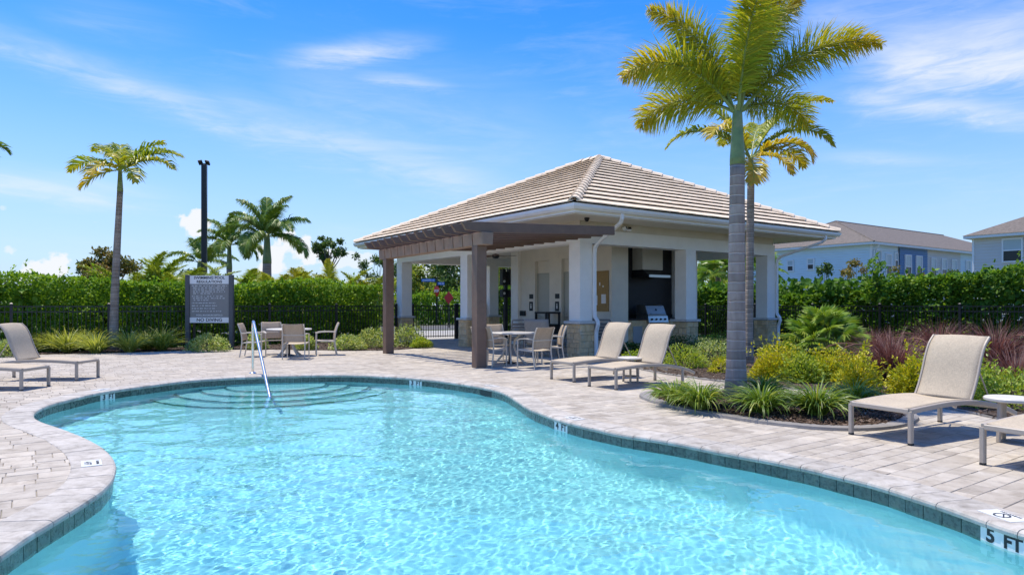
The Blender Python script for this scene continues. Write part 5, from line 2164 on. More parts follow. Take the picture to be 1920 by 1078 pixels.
hedge('hedge', 'long bright green clipped hedge behind the left fence', site(-18.5, 11.3), site(-0.5, 11.3), 1.3, 2.2, 300, 0.12, M['hedge_leaf'], 21, hvar=0.24)
hedge('hedge', 'tall broad-leaved hedge behind the right fence, below the blue townhouse', site(12.9, 10.5), site(12.9, -10), 1.5, 2.55, 190, 0.16, M['hedge_leaf_dark'], 22, hvar=0.3,
      hfun=lambda q: -0.75 * np.exp(-((q - 0.42) / 0.10) ** 2) + 0.25 * np.clip((q - 0.6) / 0.3, 0, 1) - 0.25 * (q < 0.3) - 0.5 * np.exp(-((q - 0.57) / 0.11) ** 2), lw=0.72)
hedge('hedge', 'hedge behind the rear fence, seen between the right-hand columns of the pavilion', site(4.6, 11.9), site(12.7, 11.9), 1.3, 2.35, 190, 0.13, M['hedge_leaf_dark'], 23, hvar=0.2)
hedge('hedge', 'bright hedge across the street, seen over the picket gate', site(-14, 30.0), site(16, 30.0), 1.6, 2.2, 110, 0.17, M['hedge_leaf'], 24, hvar=0.25)


def strips(base, az, el, length, droop, width, nseg, hue, mat, name, parent, taper=0.9, twist=None, wave=0.0, smooth=True):
    """arching blades: each a strip of nseg quads, ending in a point"""
    n = len(base)
    pts = np.zeros((n, nseg + 1, 3))
    pts[:, 0] = base
    e = el.copy()
    st = length / nseg
    for k in range(nseg):
        d = np.stack([np.cos(az) * np.cos(e), np.sin(az) * np.cos(e), np.sin(e)], 1)
        pts[:, k + 1] = pts[:, k] + d * st[:, None]
        e = e - droop / nseg * (0.5 + k / nseg)
    side = np.stack([-np.sin(az), np.cos(az), np.zeros(n)], 1)
    if twist is not None:
        side = unit(side + np.stack([np.zeros(n), np.zeros(n), twist], 1))
    wprof = np.array([0.75] + [1.0 - taper * ((k + 1) / nseg) ** 1.6 for k in range(nseg)])
    Lf = pts + side[:, None, :] * (width[:, None] * wprof[None, :] / 2)[:, :, None]
    Rt = pts - side[:, None, :] * (width[:, None] * wprof[None, :] / 2)[:, :, None]
    V = np.stack([Lf, Rt], 2).reshape(n, -1, 3)
    m = 2 * (nseg + 1)
    one = np.array([[2 * k, 2 * k + 1, 2 * k + 3, 2 * k + 2] for k in range(nseg)])
    Fq = (np.arange(n)[:, None, None] * m + one[None]).reshape(-1)
    o = link(name, np_mesh(name, V.reshape(-1, 3), Fq, np.full(n * nseg, 4), mat, smooth=smooth, rnd=np.repeat(hue, nseg)), parent)
    return o


def tuft(name, label, cat, loc, r, h, n, mat, seed, group=None, width=0.014, droop=(1.2, 2.2), el=(0.7, 1.5), nseg=5, spread=0.10, huebias=0.0):
    """clump of arching strap leaves"""
    g_ = np.random.default_rng(seed)
    t = thing(name, label, cat, loc, g_.uniform(0, 6.28), group)
    az = g_.uniform(0, 2 * np.pi, n)
    rad = spread * np.sqrt(g_.uniform(0, 1, n))
    base = np.stack([np.cos(az) * rad, np.sin(az) * rad, np.full(n, 0.0)], 1)
    e = g_.uniform(el[0], el[1], n)
    ln = np.sqrt(r * r + h * h) * g_.uniform(0.65, 1.15, n)
    dr = g_.uniform(droop[0], droop[1], n)
    hue = np.clip(g_.beta(1.8, 2.6, n) + huebias, 0, 1)
    o = strips(base, az + g_.normal(0, 0.3, n), e, ln, dr, width * g_.uniform(0.7, 1.3, n), nseg, hue, mat, 'foliage', t, twist=g_.normal(0, 0.5, n))
    o['kind'] = 'stuff'
    return t


def shrub(name, label, cat, loc, size, n, leaf, mat, seed, group=None, lw=0.5, stemcol='stem', up=0.5, shell=0.45, lumpy=0.28, sprigs=0, z0=0.05):
    """rounded or spraying bush: many small leaves through an uneven volume, on a few stems"""
    g_ = np.random.default_rng(seed)
    t = thing(name, label, cat, loc, 0, group)
    d = unit(g_.normal(0, 1, (n, 3)))
    d[:, 2] = np.abs(d[:, 2]) * 1.0 - 0.15
    d = unit(d)
    rr = 1 - shell * g_.uniform(0, 1, n) ** 1.3
    rr = rr * (1 + lumpy * lump(d, seed + 1, 2.6))
    P = d * rr[:, None] * np.array(size)[None, :]
    P[:, 2] = np.maximum(P[:, 2], 0) + z0 + np.clip(P[:, 2], -1, 0) * 0.2
    if sprigs:
        sd = unit(g_.normal(0, 1, (sprigs, 3)) * np.array([1, 1, 0.6]) + np.array([0, 0, 0.75]))
        k = 26
        tt = np.tile(np.linspace(0.35, 1.45, k), sprigs)
        sdir = np.repeat(sd, k, 0)
        arch = np.repeat(g_.uniform(0.0, 0.25, sprigs), k)
        Q = sdir * tt[:, None] * np.array(size)[None, :]
        Q[:, 2] -= arch * tt ** 2 * size[2] * 0.5
        Q += g_.normal(0, leaf * 0.35, Q.shape)
        Q[:, 2] = np.maximum(Q[:, 2], 0.02) + z0
        P = np.concatenate([P, Q])
        d = np.concatenate([d, unit(sdir + g_.normal(0, 0.6, Q.shape))])
    m = len(P)
    D = unit(d + np.array([0, 0, up]) + g_.normal(0, 0.65, (m, 3)))
    Nv = unit(np.array([0, 0, 1.0])[None, :] + d * 0.4 + g_.normal(0, 0.45, (m, 3)))
    Ls = leaf * g_.uniform(0.7, 1.3, m)
    hue = np.clip(g_.beta(2, 2.2, m) + 0.14 * lump(P / max(size), seed + 2, 3.0), 0, 1)
    o = leaf_obj('foliage', P, D, Nv, Ls, Ls * lw, mat, t, hue)
    o['kind'] = 'stuff'
    sb = MB()
    for k in range(7):
        dd = unit(g_.normal(0, 1, (1, 3)))[0]
        e = np.array([dd[0] * size[0] * 0.6, dd[1] * size[1] * 0.6, size[2] * (0.5 + 0.3 * abs(dd[2])) + z0])
        sb.tube([(dd[0] * 0.04, dd[1] * 0.04, -0.03), tuple(e * 0.5 + np.array([0, 0, 0.05])), tuple(e)], [0.012, 0.008, 0.004], 5)
    s_ = sb.build('stems', M[stemcol], t)
    s_['kind'] = 'stuff'
    return t


# ------------------------------------------------------------------ palms
def trunk_mat(name, c0, c1, ring, sc):
    m, g = new_mat(name)
    tc = g.n('ShaderNodeTexCoord')
    sep = g.n('ShaderNodeSeparateXYZ', {0: tc.outputs['Object']})
    mp = g.n('ShaderNodeMapping', {'Vector': tc.outputs['Object'], 'Scale': (9, 9, 1.2)})
    n1 = g.noise(mp.outputs[0], 2.0, 6, 0.6)
    n2 = g.noise(tc.outputs['Object'], 3.0, 5, 0.6)
    zz = g.m('ADD', sep.outputs[2], g.m('MULTIPLY', g.m('SUBTRACT', n2, 0.5), 0.05))
    fr = g.m('FRACT', g.m('DIVIDE', zz, ring))
    band = g.m('MULTIPLY', g.smooth(fr, 0.0, 0.09), g.smooth(fr, 1.0, 0.88))
    wn = g.n('ShaderNodeTexWhiteNoise', {'W': g.m('FLOOR', g.m('DIVIDE', zz, ring))}, noise_dimensions='1D')
    col = g.ramp(g.m('ADD', g.m('MULTIPLY', n1, 0.5), g.m('MULTIPLY', n2, 0.5)), [(0.3, c0), (0.7, c1)])
    pale = tuple(min(1, k * 1.4) for k in c1)
    col = g.n('ShaderNodeHueSaturation', {'Value': g.m('ADD', 0.78, g.m('MULTIPLY', wn.outputs[0], 0.4)), 'Color': col}).outputs[0]
    col = g.mix(g.m('MULTIPLY', g.smooth(fr, 0.35, 0.0), 0.35), col, (*tuple(k * 0.55 for k in c0), 1))
    col = g.mix(g.m('MULTIPLY', g.m('SUBTRACT', 1.0, band), 0.8), col, (*pale, 1))
    hgt = g.m('ADD', g.m('MULTIPLY', band, 1.0), g.m('MULTIPLY', n1, 0.35))
    bp = g.n('ShaderNodeBump', {'Strength': 0.6, 'Distance': 0.012, 'Height': hgt})
    b = g.n('ShaderNodeBsdfPrincipled', {'Base Color': col, 'Roughness': 0.9, 'Normal': bp.outputs[0], 'Specular IOR Level': 0.2})
    g.n('ShaderNodeOutputMaterial', {'Surface': b.outputs[0]})
    return m


M['palm_trunk'] = trunk_mat('grey_palm_trunk', (0.27, 0.195, 0.155), (0.48, 0.37, 0.305), 0.14, 1)
M['thin_trunk'] = trunk_mat('thin_palm_trunk', (0.20, 0.155, 0.115), (0.42, 0.345, 0.275), 0.11, 1)
M['crownshaft'] = pbr('green_crownshaft', (0.17, 0.235, 0.085), 0.45, var=0.25, scale=5, stain=(0.30, 0.29, 0.13), stain_scale=3)
M['rachis'] = pbr('frond_stalk', (0.20, 0.25, 0.06), 0.5, var=0.2, scale=8)


def frond(parent, top, az, el, length, droop, nl, lmax, lw, mat, g_, plume=True, hue0=0.3, hue1=0.35, hang=0.5, roll=0.0, name='frond', stalk=0.12, rad=0.022, tipdry=0.35):
    """one feather leaf as a mesh of its own: arching stalk with leaflets along it"""
    K = 26
    e = el
    p = np.array([0.0, 0.0, 0.0])
    path, tang = [p.copy()], []
    st = length / K
    for k in range(K):
        d = np.array([math.cos(e), 0, math.sin(e)])
        tang.append(d)
        p = p + d * st
        path.append(p.copy())
        e -= droop / K * (0.35 + 1.3 * k / K)
    tang.append(tang[-1])
    path, tang = np.array(path), np.array(tang)
    # leaflets
    n = nl
    t = stalk + (1 - stalk) * (np.arange(n) + g_.uniform(0, 1, n)) / n
    ki = np.minimum((t * K).astype(int), K - 1)
    fr = t * K - ki
    base = path[ki] * (1 - fr[:, None]) + path[ki + 1] * fr[:, None]
    T = tang[ki]
    Nn = np.stack([-T[:, 2], 0 * T[:, 0], T[:, 0]], 1)
    Sd = np.tile([0.0, 1.0, 0.0], (n, 1))
    tt = (t - stalk) / (1 - stalk)
    prof = np.clip(np.sin(np.pi * np.clip(tt * 0.86 + 0.12, 0, 1)) ** 0.7, 0.25, 1)
    if plume:
        ph = g_.uniform(0, 2 * np.pi, n)
        ph = np.where(g_.random(n) < 0.35, np.where(g_.random(n) < 0.5, 0.0, np.pi) + g_.normal(0, 0.5, n), ph)
    else:
        ph = np.where(np.arange(n) % 2 == 0, 0.0, np.pi) + g_.normal(0, 0.16, n) + np.where(np.arange(n) % 2 == 0, 1, -1) * 0.35
    cr_, sr_ = np.cos(ph + roll), np.sin(ph + roll)
    fw = (0.45 if plume else 0.55) + 0.35 * tt + g_.normal(0, 0.08, n)
    D = unit(Sd * cr_[:, None] + Nn * sr_[:, None] + T * fw[:, None])
    L = lmax * prof * g_.uniform(0.8, 1.15, n)
    nrm = unit(np.cross(D, T) + g_.normal(0, 0.15, (n, 3)))
    # two segments, the outer one drooping
    w = lw * g_.uniform(0.8, 1.2, n)
    S2 = unit(np.cross(D, nrm))
    m1 = base + D * (L * 0.5)[:, None]
    D2 = unit(D + np.array([0, 0, -1.0])[None, :] * (hang * g_.uniform(0.5, 1.4, n))[:, None])
    tip = m1 + D2 * (L * 0.5)[:, None]
    V = np.stack([base + S2 * (w * 0.3)[:, None], base - S2 * (w * 0.3)[:, None], m1 - S2 * (w * 0.5)[:, None], m1 + S2 * (w * 0.5)[:, None], tip], 1).reshape(-1, 3)
    idx = np.arange(n)[:, None] * 5
    polys = np.concatenate([idx + np.array([[0, 1, 2, 3]]), idx + np.array([[3, 2, 4]])], 1)
    hue = np.clip(hue0 + hue1 * g_.beta(1.6, 2.2, n) + tipdry * np.clip(tt - 0.45, 0, 1) * g_.random(n), 0, 1)
    # stalk
    mb = MB()
    mb.tube(path[::2], [rad * (1 - 0.85 * i / (len(path[::2]) - 1)) for i in range(len(path[::2]))], 6)
    b0 = len(V)
    sv = np.array([tuple(q) for q in mb.v])
    sf_ = np.concatenate([np.array(f) + b0 for f in mb.f])
    sc_ = np.array([len(f) for f in mb.f])
    cnt = np.concatenate([np.tile([4, 3], n), sc_])
    me = np_mesh(name, np.concatenate([V, sv]), np.concatenate([polys.reshape(-1), sf_]), cnt, [mat, M['rachis']],
                 midx=np.concatenate([np.zeros(2 * n), np.ones(len(sc_))]), rnd=np.concatenate([np.repeat(hue, 2), np.full(len(sc_), 0.4)]))
    o = link(name, me, parent)
    o.location = top
    o.rotation_euler = (0, 0, az)
    return o


def palm(name, label, loc, height, r0, r1, shaft, fronds, mat, seed, tmat, lean=(0, 0), group=None, plume=True, nl=420, lmax=0.45, lw=0.035, hue0=0.25, hue1=0.4, hang=0.5, cat='palm tree', swell=0.0, rad=0.022, tipdry=0.35):
    g_ = np.random.default_rng(seed)
    t = thing(name, label, cat, loc, 0, group)
    n = 18
    mb = MB()
    pts, rr = [], []
    for k in range(n + 1):
        q = k / n
        pts.append((lean[0] * q ** 1.3, lean[1] * q ** 1.3, height * q - (0.06 if k == 0 else 0)))
        rr.append(r0 + (r1 - r0) * min(1, q * 1.05) + (r0 * 0.36) * math.exp(-q * 16) + swell * math.exp(-((q - 0.25) / 0.3) ** 2))
    mb.tube(pts, rr, 18)
    mb.build('trunk', tmat, t, smooth=True)
    top = Vector(pts[-1])
    if shaft > 0:
        cs_ = MB()
        cs_.tube([top - Vector((0, 0, 0.01)), top + Vector((0, 0, shaft * 0.12)), top + Vector((0, 0, shaft * 0.5)), top + Vector((0, 0, shaft * 0.85)), top + Vector((0, 0, shaft))], [r1 * 1.03, r1 * 1.02, r1 * 0.80, r1 * 0.66, r1 * 0.52], 16)
        cs_.build('crownshaft', M['crownshaft'], t, smooth=True)
    for i, f in enumerate(fronds):
        az, el, ln, dr = f[:4]
        h0 = f[4] if len(f) > 4 else hue0
        zz = f[5] if len(f) > 5 else 0.0
        nn = int(nl * ln / 2.0)
        tp = top + Vector((0.5 * r1 * math.cos(R(az)), 0.5 * r1 * math.sin(R(az)), shaft * (0.9 + zz) if shaft else zz))
        frond(t, tp, R(az), R(el), ln, R(dr), nn, lmax * g_.uniform(0.9, 1.1), lw, mat, g_, plume, h0, hue1, hang, rad=rad, tipdry=tipdry)
    return t


# the big foxtail palm on the island
pb = gp(1380, 752)
palm('foxtail_palm', 'tall foxtail palm with thick ringed grey trunk standing on the island bed', (pb[0], pb[1], 0.05), 3.40, 0.142, 0.105, 0.86,
     [(186, 52, 1.95, 105, 0.42), (172, 74, 2.05, 62, 0.36), (128, 62, 1.9, 85, 0.26), (20, 78, 2.2, 55, 0.38), (2, 50, 2.45, 68, 0.34), (62, 58, 1.9, 80, 0.26), (350, 84, 2.1, 38, 0.40), (270, 76, 1.8, 60, 0.34), (150, 32, 1.6, 95, 0.30), (28, 26, 1.6, 75, 0.26)],
     M['foxtail_leaf'], 101, M['palm_trunk'], (0.02, 0.0), nl=780, lmax=0.50, lw=0.017, hue1=0.38, hang=0.55, rad=0.028, tipdry=0.75)
# its thinner neighbour at the back
p2 = gp(1404, 684)
palm('foxtail_palm', 'slender foxtail palm with yellowing crown in the bed behind the big one', (p2[0] + .0, p2[1], 0), 4.30, 0.100, 0.082, 0.62,
     [(178, 46, 2.25, 112, 0.2), (4, 48, 2.3, 112, 0.2), (10, 62, 2.7, 78, 0.36), (172, 66, 2.5, 75, 0.25), (215, 55, 1.8, 130, 0.52), (300, 0, 1.3, 80, 0.6), (330, 35, 1.6, 130, 0.58), (95, 50, 2.0, 80, 0.2), (60, 60, 2.1, 80, 0.28), (255, -20, 1.2, 60, 0.62), (20, 30, 1.7, 100, 0.5)],
     M['foxtail_leaf'], 102, M['thin_trunk'], (0.05, 0), plume=False, nl=150, lmax=0.5, lw=0.042, hue1=0.34, hang=0.8, tipdry=0.6)
# left palm by the fence
p3 = gp(212, 656)
palm('foxtail_palm', 'slender palm with ragged yellow-green crown beside the rules board', (p3[0], p3[1], 0), 4.95, 0.135, 0.085, 0.75,
     [(176, 30, 1.75, 88, 0.2), (150, 62, 1.7, 95, 0.14), (5, 38, 2.0, 70, 0.22), (350, 24, 1.95, 72, 0.28), (30, 58, 1.6, 55, 0.12), (200, -15, 1.25, 50, 0.5), (255, 10, 1.2, 80, 0.55), (318, 5, 1.4, 80, 0.42), (80, 55, 1.6, 70, 0.15), (120, 70, 1.3, 60, 0.12), (290, 45, 1.3, 100, 0.35)],
     M['foxtail_leaf'], 103, M['thin_trunk'], (0.22, 0), plume=False, nl=84, lmax=0.62, lw=0.065, hue1=0.36, hang=0.9, tipdry=0.7)

# royal palms beyond the hedge
RG = 'royal palms beyond the left hedge'


def ring_fronds(seed, n, ln, lo=15, hi=78, d0=60, d1=105, h0=0.2):
    g_ = random.Random(seed)
    out = []
    for k in range(n):
        q = k / (n - 1)
        out.append((k * 137.5 + g_.uniform(-15, 15), lo + (hi - lo) * q + g_.uniform(-6, 6), ln * g_.uniform(0.85, 1.1), d1 + (d0 - d1) * q, h0 + (0.12 if q < 0.25 else 0) + g_.uniform(-0.04, 0.06)))
    return out


def far(px_, d):
    return ((px_ - HX) / F * d, d, 0)


palm('royal_palm', 'tallest and fullest of the royal palms beyond the hedge, right of the light pole', far(499, 36), 3.6, 0.34, 0.22, 1.55, ring_fronds(1, 15, 2.6, 5, 85), M['royal_leaf'], 111, M['palm_trunk'], (0.05, 0), RG, False, 230, 0.78, 0.045, hang=1.4, swell=0.05)
palm('royal_palm', 'middle royal palm beyond the hedge, its crown overlapped by the tallest one', far(430, 38), 3.4, 0.24, 0.15, 1.5, ring_fronds(2, 12, 2.1, 0, 80), M['royal_leaf'], 112, M['palm_trunk'], (0.0, 0), RG, False, 210, 0.66, 0.045, hang=1.3, swell=0.03)
palm('royal_palm', 'shortest royal palm directly behind the light pole', far(374, 40), 3.1, 0.24, 0.17, 0.9, [(180, 40, 2.0, 85), (10, 28, 2.2, 70), (150, 75, 1.7, 40), (350, 10, 1.9, 60), (200, 15, 1.6, 80), (60, 60, 1.9, 70), (300, 50, 1.6, 90), (100, 80, 1.7, 30)], M['royal_leaf'], 113, M['palm_trunk'], (0.0, 0), RG, False, 210, 0.66, 0.045, hang=1.3, swell=0.03)
palm('royal_palm', 'palm at the left picture edge showing only its frond tips', far(-88, 24), 6.35, 0.17, 0.11, 0.8, ring_fronds(4, 10, 1.9, 10, 75), M['royal_leaf'], 114, M['thin_trunk'], (0, 0), None, False, 150, 0.55, 0.06, hang=0.6)


def clump_palm(label, loc, ln, n, seed, mat, group=None, lmax=0.5, h0=0.2, name='areca_palm', lo=28, hi=78, d0=45, d1=85):
    g_ = random.Random(seed)
    fr_ = [(k * 137.5 + g_.uniform(-20, 20), lo + (hi - lo) * ((k / n) ** 0.7) + g_.uniform(-5, 5), ln * g_.uniform(0.8, 1.1), d1 + (d0 - d1) * k / n, h0 + g_.uniform(-0.08, 0.12)) for k in range(n)]
    return palm(name, label, loc, 0.5, 0.12, 0.10, 0, fr_, mat, seed, M['thin_trunk'], (0, 0), group, False, 190, lmax, 0.042, hang=0.5, cat='palm', rad=0.016)


AG = 'feathery palm clumps showing above the left hedge'
for k, (px_, d, ln, n, h0, lab) in enumerate([
        (262, 29, 3.7, 30, 0.12, 'leafy palm clump above the hedge just right of the slender left palm'),
        (338, 28, 3.2, 26, 0.2, 'pale palm clump with one broad arching frond, left of the rules board'),
        (450, 28, 3.0, 26, 0.24, 'palm clump right behind the top of the rules board'),
        (560, 31, 3.1, 22, 0.42, 'yellowish palm clump above the hedge, below the tallest royal palm'),
        (622, 32, 3.1, 24, 0.34, 'palm clump above the hedge below the round bare-trunked tree'),
        (512, 29, 2.8, 24, 0.30, 'low palm clump under the trunk of the tallest royal palm'),
        (690, 33, 2.9, 22, 0.30, 'low palm clump next to the far pergola post')]):
    clump_palm(lab, far(px_, d), ln, n, 200 + k, M['areca_leaf'], AG, 0.55, h0)


def fan_palm(name, label, loc, n, rl, hgt, seed, mat, group=None, trunk=0.0, tr=0.12, cat='palm', spread=1.0):
    """fan leaves: each a folded round of pointed segments on its own stalk"""
    g_ = np.random.default_rng(seed)
    t = thing(name, label, cat, loc, 0, group)
    if trunk > 0:
        mb = MB()
        mb.tube([(0, 0, -0.05), (0.03, 0, trunk * 0.5), (0, 0.02, trunk)], [tr * 1.1, tr, tr * 0.9], 12)
        mb.build('trunk', M['thin_trunk'], t, smooth=True)
    for k in range(n):
        az = k * 2.39996 + g_.uniform(-0.2, 0.2)
        q = (k + 0.5) / n
        el = R(-10 + 95 * q) if trunk > 0 else R(12 + 72 * q)
        sl = hgt * g_.uniform(0.75, 1.05) * (1.0 if trunk > 0 else (0.75 + 0.35 * q))
        hub = np.array([math.cos(el) * sl * spread, 0, math.sin(el) * sl])
        d = np.array([math.cos(el - 0.3), 0, math.sin(el - 0.3)])
        up = np.array([-d[2], 0, d[0]])
        rl_ = g_.normal(0, 0.55)
        sd = np.array([0, 1.0, 0]) * math.cos(rl_) + up * math.sin(rl_)
        up = up * math.cos(rl_) - np.array([0, 1.0, 0]) * math.sin(rl_)
        ns_ = 22
        V, Fc, Cn, hu = [], [], [], []
        ang = np.linspace(R(-125), R(125), ns_ + 1)
        h_ = float(np.clip(g_.beta(2, 2), 0, 1))
        for i in range(ns_):
            a = (ang[i] + ang[i + 1]) / 2
            da = (ang[1] - ang[0]) / 2
            r_ = rl * (0.78 + 0.22 * math.cos(a)) * g_.uniform(0.9, 1.08)
            fold = 0.05 * rl

            def pt(aa, rr_, lift):
                dr_ = 0.22 * (rr_ / rl) ** 2 * rl
                return hub + d * math.cos(aa) * rr_ + sd * math.sin(aa) * rr_ + up * (lift + 0.10 * abs(math.sin(aa)) * rr_) + np.array([0, 0, -dr_])
            b = len(V)
            V += [pt(a, 0.02 * rl, 0), pt(a - da * 0.8, r_ * 0.5, -fold), pt(a, r_ * 0.53, fold), pt(a + da * 0.8, r_ * 0.5, -fold), pt(a + g_.normal(0, 0.03), r_, -fold * g_.uniform(0, 4))]
            Fc += [b, b + 1, b + 2, b, b + 2, b + 3, b + 1, b + 4, b + 2, b + 2, b + 4, b + 3]
            Cn += [3, 3, 3, 3]
            hv = float(np.clip(h_ * 0.6 + g_.random() * 0.4, 0, 1))
            hu += [hv] * 4
        mb = MB()
        mb.tube([(0, 0, 0), tuple(hub * 0.5 + np.array([0, 0, 0.04 * sl])), tuple(hub)], [0.012, 0.009, 0.006], 5)
        b0 = len(V)
        V += [np.array(tuple(p)) for p in mb.v]
        for f in mb.f:
            Fc += [b0 + i for i in f]
            Cn.append(len(f))
            hu.append(0.5)
        mi = np.zeros(len(Cn))
        mi[ns_ * 4:] = 1
        o = link('fan_leaf', np_mesh('fan_leaf', np.array(V), np.array(Fc), np.array(Cn), [mat, M['rachis']], midx=mi, rnd=np.array(hu)), t)
        o.rotation_euler = (0, 0, az)
        o.location = (0, 0, trunk)
    return t


fan_palm('saw_palmetto', 'bright green fan palm clump in front of the right hedge', (*gp(1545, 672), 0.0), 54, 0.50, 1.10, 31, M['palmetto_leaf'], spread=0.9)
fan_palm('cabbage_palm', 'cabbage palm seen between the right-hand columns of the pavilion', far(1347, 46), 34, 0.95, 1.15, 32, M['palmetto_leaf'], trunk=3.3, tr=0.2, cat='palm tree')
fan_palm('cabbage_palm', 'cabbage palm partly hidden by the slender trunk, right of the other one', far(1425, 50), 30, 0.95, 1.15, 33, M['palmetto_leaf'], trunk=3.9, tr=0.2, cat='palm tree')

# ------------------------------------------------------------------ island and rear bed planting
LR = 'arching liriope clumps on the island bed'
for k, (px_, py_, r_, h_, n_, lab) in enumerate([
        (1266, 762, 0.34, 0.36, 420, 'liriope clump at the left tip of the island bed'),
        (1312, 772, 0.38, 0.40, 520, 'liriope clump left of the big palm trunk'),
        (1428, 782, 0.40, 0.38, 520, 'liriope clump just right of the big palm trunk'),
        (1434, 752, 0.34, 0.42, 380, 'liriope clump behind and right of the big palm trunk'),
        (1531, 786, 0.42, 0.42, 560, 'dark liriope clump in the middle of the island bed'),
        (1600, 768, 0.36, 0.38, 420, 'liriope clump at the right end of the island bed, beside the large lounger')]):
    w = gp(px_, py_)
    tuft('liriope_clump', lab, 'grass clump', (w[0], w[1], 0.05), r_ * 0.92, h_ * 0.95, int(n_ * 0.62), M['grass_blade'], 300 + k, LR, width=0.024, droop=(1.5, 2.9), el=(0.75, 1.5), nseg=6, huebias=-0.08 if k == 4 else 0.0)

GG = 'golden-leaved shrubs in the bed behind the island'
for k, (px_, py_, sz, n_, sp, lab) in enumerate([
        (1452, 712, (0.62, 0.55, 0.62), 2600, 34, 'largest golden shrub just right of the palm trunks'),
        (1565, 716, (0.60, 0.5, 0.48), 2300, 30, 'low golden shrub in front of the fan palm'),
        (1610, 742, (0.40, 0.4, 0.55), 1600, 26, 'spraying golden shrub left of the large lounger'),
        (1505, 718, (0.45, 0.4, 0.45), 1500, 22, 'yellow-green shrub between two golden ones'),
        (1716, 742, (0.45, 0.4, 0.58), 1800, 26, 'golden shrub just left of the large lounger back'),
        (1836, 742, (0.42, 0.4, 0.55), 1500, 22, 'golden-green shrub just right of the large lounger back')]):
    w = gp(px_, py_)
    shrub('golden_shrub', lab, 'shrub', (w[0], w[1], 0), (sz[0] * 0.85, sz[1] * 0.85, sz[2]), int(n_ * 1.5), 0.056, M['golden_leaf' if k not in (3, 5) else 'lime_leaf'], 320 + k, GG, 0.5, sprigs=sp, shell=0.7)

PG = 'purple fountain grasses in front of the right hedge'
for k, (px_, py_, r_, h_, n_, lab) in enumerate([
        (1672, 715, 0.62, 0.85, 900, 'tallest purple fountain grass, left of the large lounger'),
        (1638, 668, 0.55, 0.7, 600, 'purple fountain grass behind the tallest one'),
        (1760, 672, 0.7, 0.85, 800, 'purple fountain grass behind the top of the large lounger'),
        (1868, 690, 0.7, 0.9, 850, 'purple fountain grass right of the large lounger back, before the fence'),
        (1905, 735, 0.55, 0.55, 700, 'low purple fountain grass at the right picture edge')]):
    w = gp(px_, py_)
    t = tuft('fountain_grass', lab, 'ornamental grass', (w[0], w[1], 0), r_, h_, n_, M['purple_blade'], 340 + k, PG, width=0.013, droop=(0.7, 1.7), el=(0.75, 1.5), spread=0.16)
    g_ = np.random.default_rng(360 + k)
    for i in range((7, 5, 6, 3, 2)[k]):
        a = g_.uniform(0, 6.28)
        ln = h_ * g_.uniform(1.5, 1.9)
        pth = [np.array([0, 0, 0.0])]
        e = g_.uniform(1.1, 1.45)
        for s in range(9):
            pth.append(pth[-1] + np.array([math.cos(a) * math.cos(e), math.sin(a) * math.cos(e), math.sin(e)]) * ln / 9)
            e -= 0.16 + 0.02 * s
        mb = MB()
        mb.tube(pth[:7], 0.003, 4)
        mb.tube(pth[5:], [0.006, 0.014, 0.013, 0.010, 0.003], 6)
        pm = mb.build('seed_plume', M['plume'], t, smooth=True)
        q = np.array(pth[5:])
        nb2 = 160
        ti = g_.uniform(0, 3.99, nb2)
        b_ = q[ti.astype(int)] * (1 - (ti % 1))[:, None] + q[np.minimum(ti.astype(int) + 1, 4)] * (ti % 1)[:, None]
        leaf_obj('bristles', b_, unit(g_.normal(0, 1, (nb2, 3))), unit(g_.normal(0, 1, (nb2, 3))), np.full(nb2, 0.035), np.full(nb2, 0.004), M['plume'], pm, g_.random(nb2))['kind'] = 'stuff'

w = gp(1880, 765)
shrub('low_shrub', 'low bright green shrub behind the side table at the right edge', 'shrub', (w[0] + 0.1, w[1], 0), (0.75, 0.5, 0.42), 2600, 0.05, M['lime_leaf'], 371, lw=0.55)
VG = 'low variegated shrubs in front of the kitchen counter'
for k, (px_, py_, sz, mt, lab) in enumerate([
        (1285, 690, (0.55, 0.5, 0.42), 'lime_leaf', 'low yellow-green shrub right of the lounger backs'),
        (1335, 680, (0.6, 0.5, 0.5), 'varieg_leaf', 'variegated shrub left of the big palm trunk'),
        (1352, 700, (0.3, 0.3, 0.28), 'golden_leaf', 'tiny golden shrub at the left foot of the big palm'),
        (1200, 688, (0.5, 0.4, 0.32), 'lime_leaf', 'low shrub seen between the two lounger backs'),
        (1270, 664, (0.6, 0.45, 0.5), 'deep_leaf', 'dark green shrub at the foot of the second column'),
        (1340, 660, (0.7, 0.5, 0.55), 'palmetto_leaf', 'mid green shrub in front of the rear hedge, left of the big palm'),
        (1185, 668, (0.4, 0.3, 0.35), 'deep_leaf', 'dark low shrub below the kitchen counter')]):
    w = gp(px_, py_)
    shrub('low_shrub', lab, 'shrub', (w[0], w[1], 0), sz, 1900 if k != 2 else 700, 0.055, M[mt], 380 + k, VG, lw=0.5)

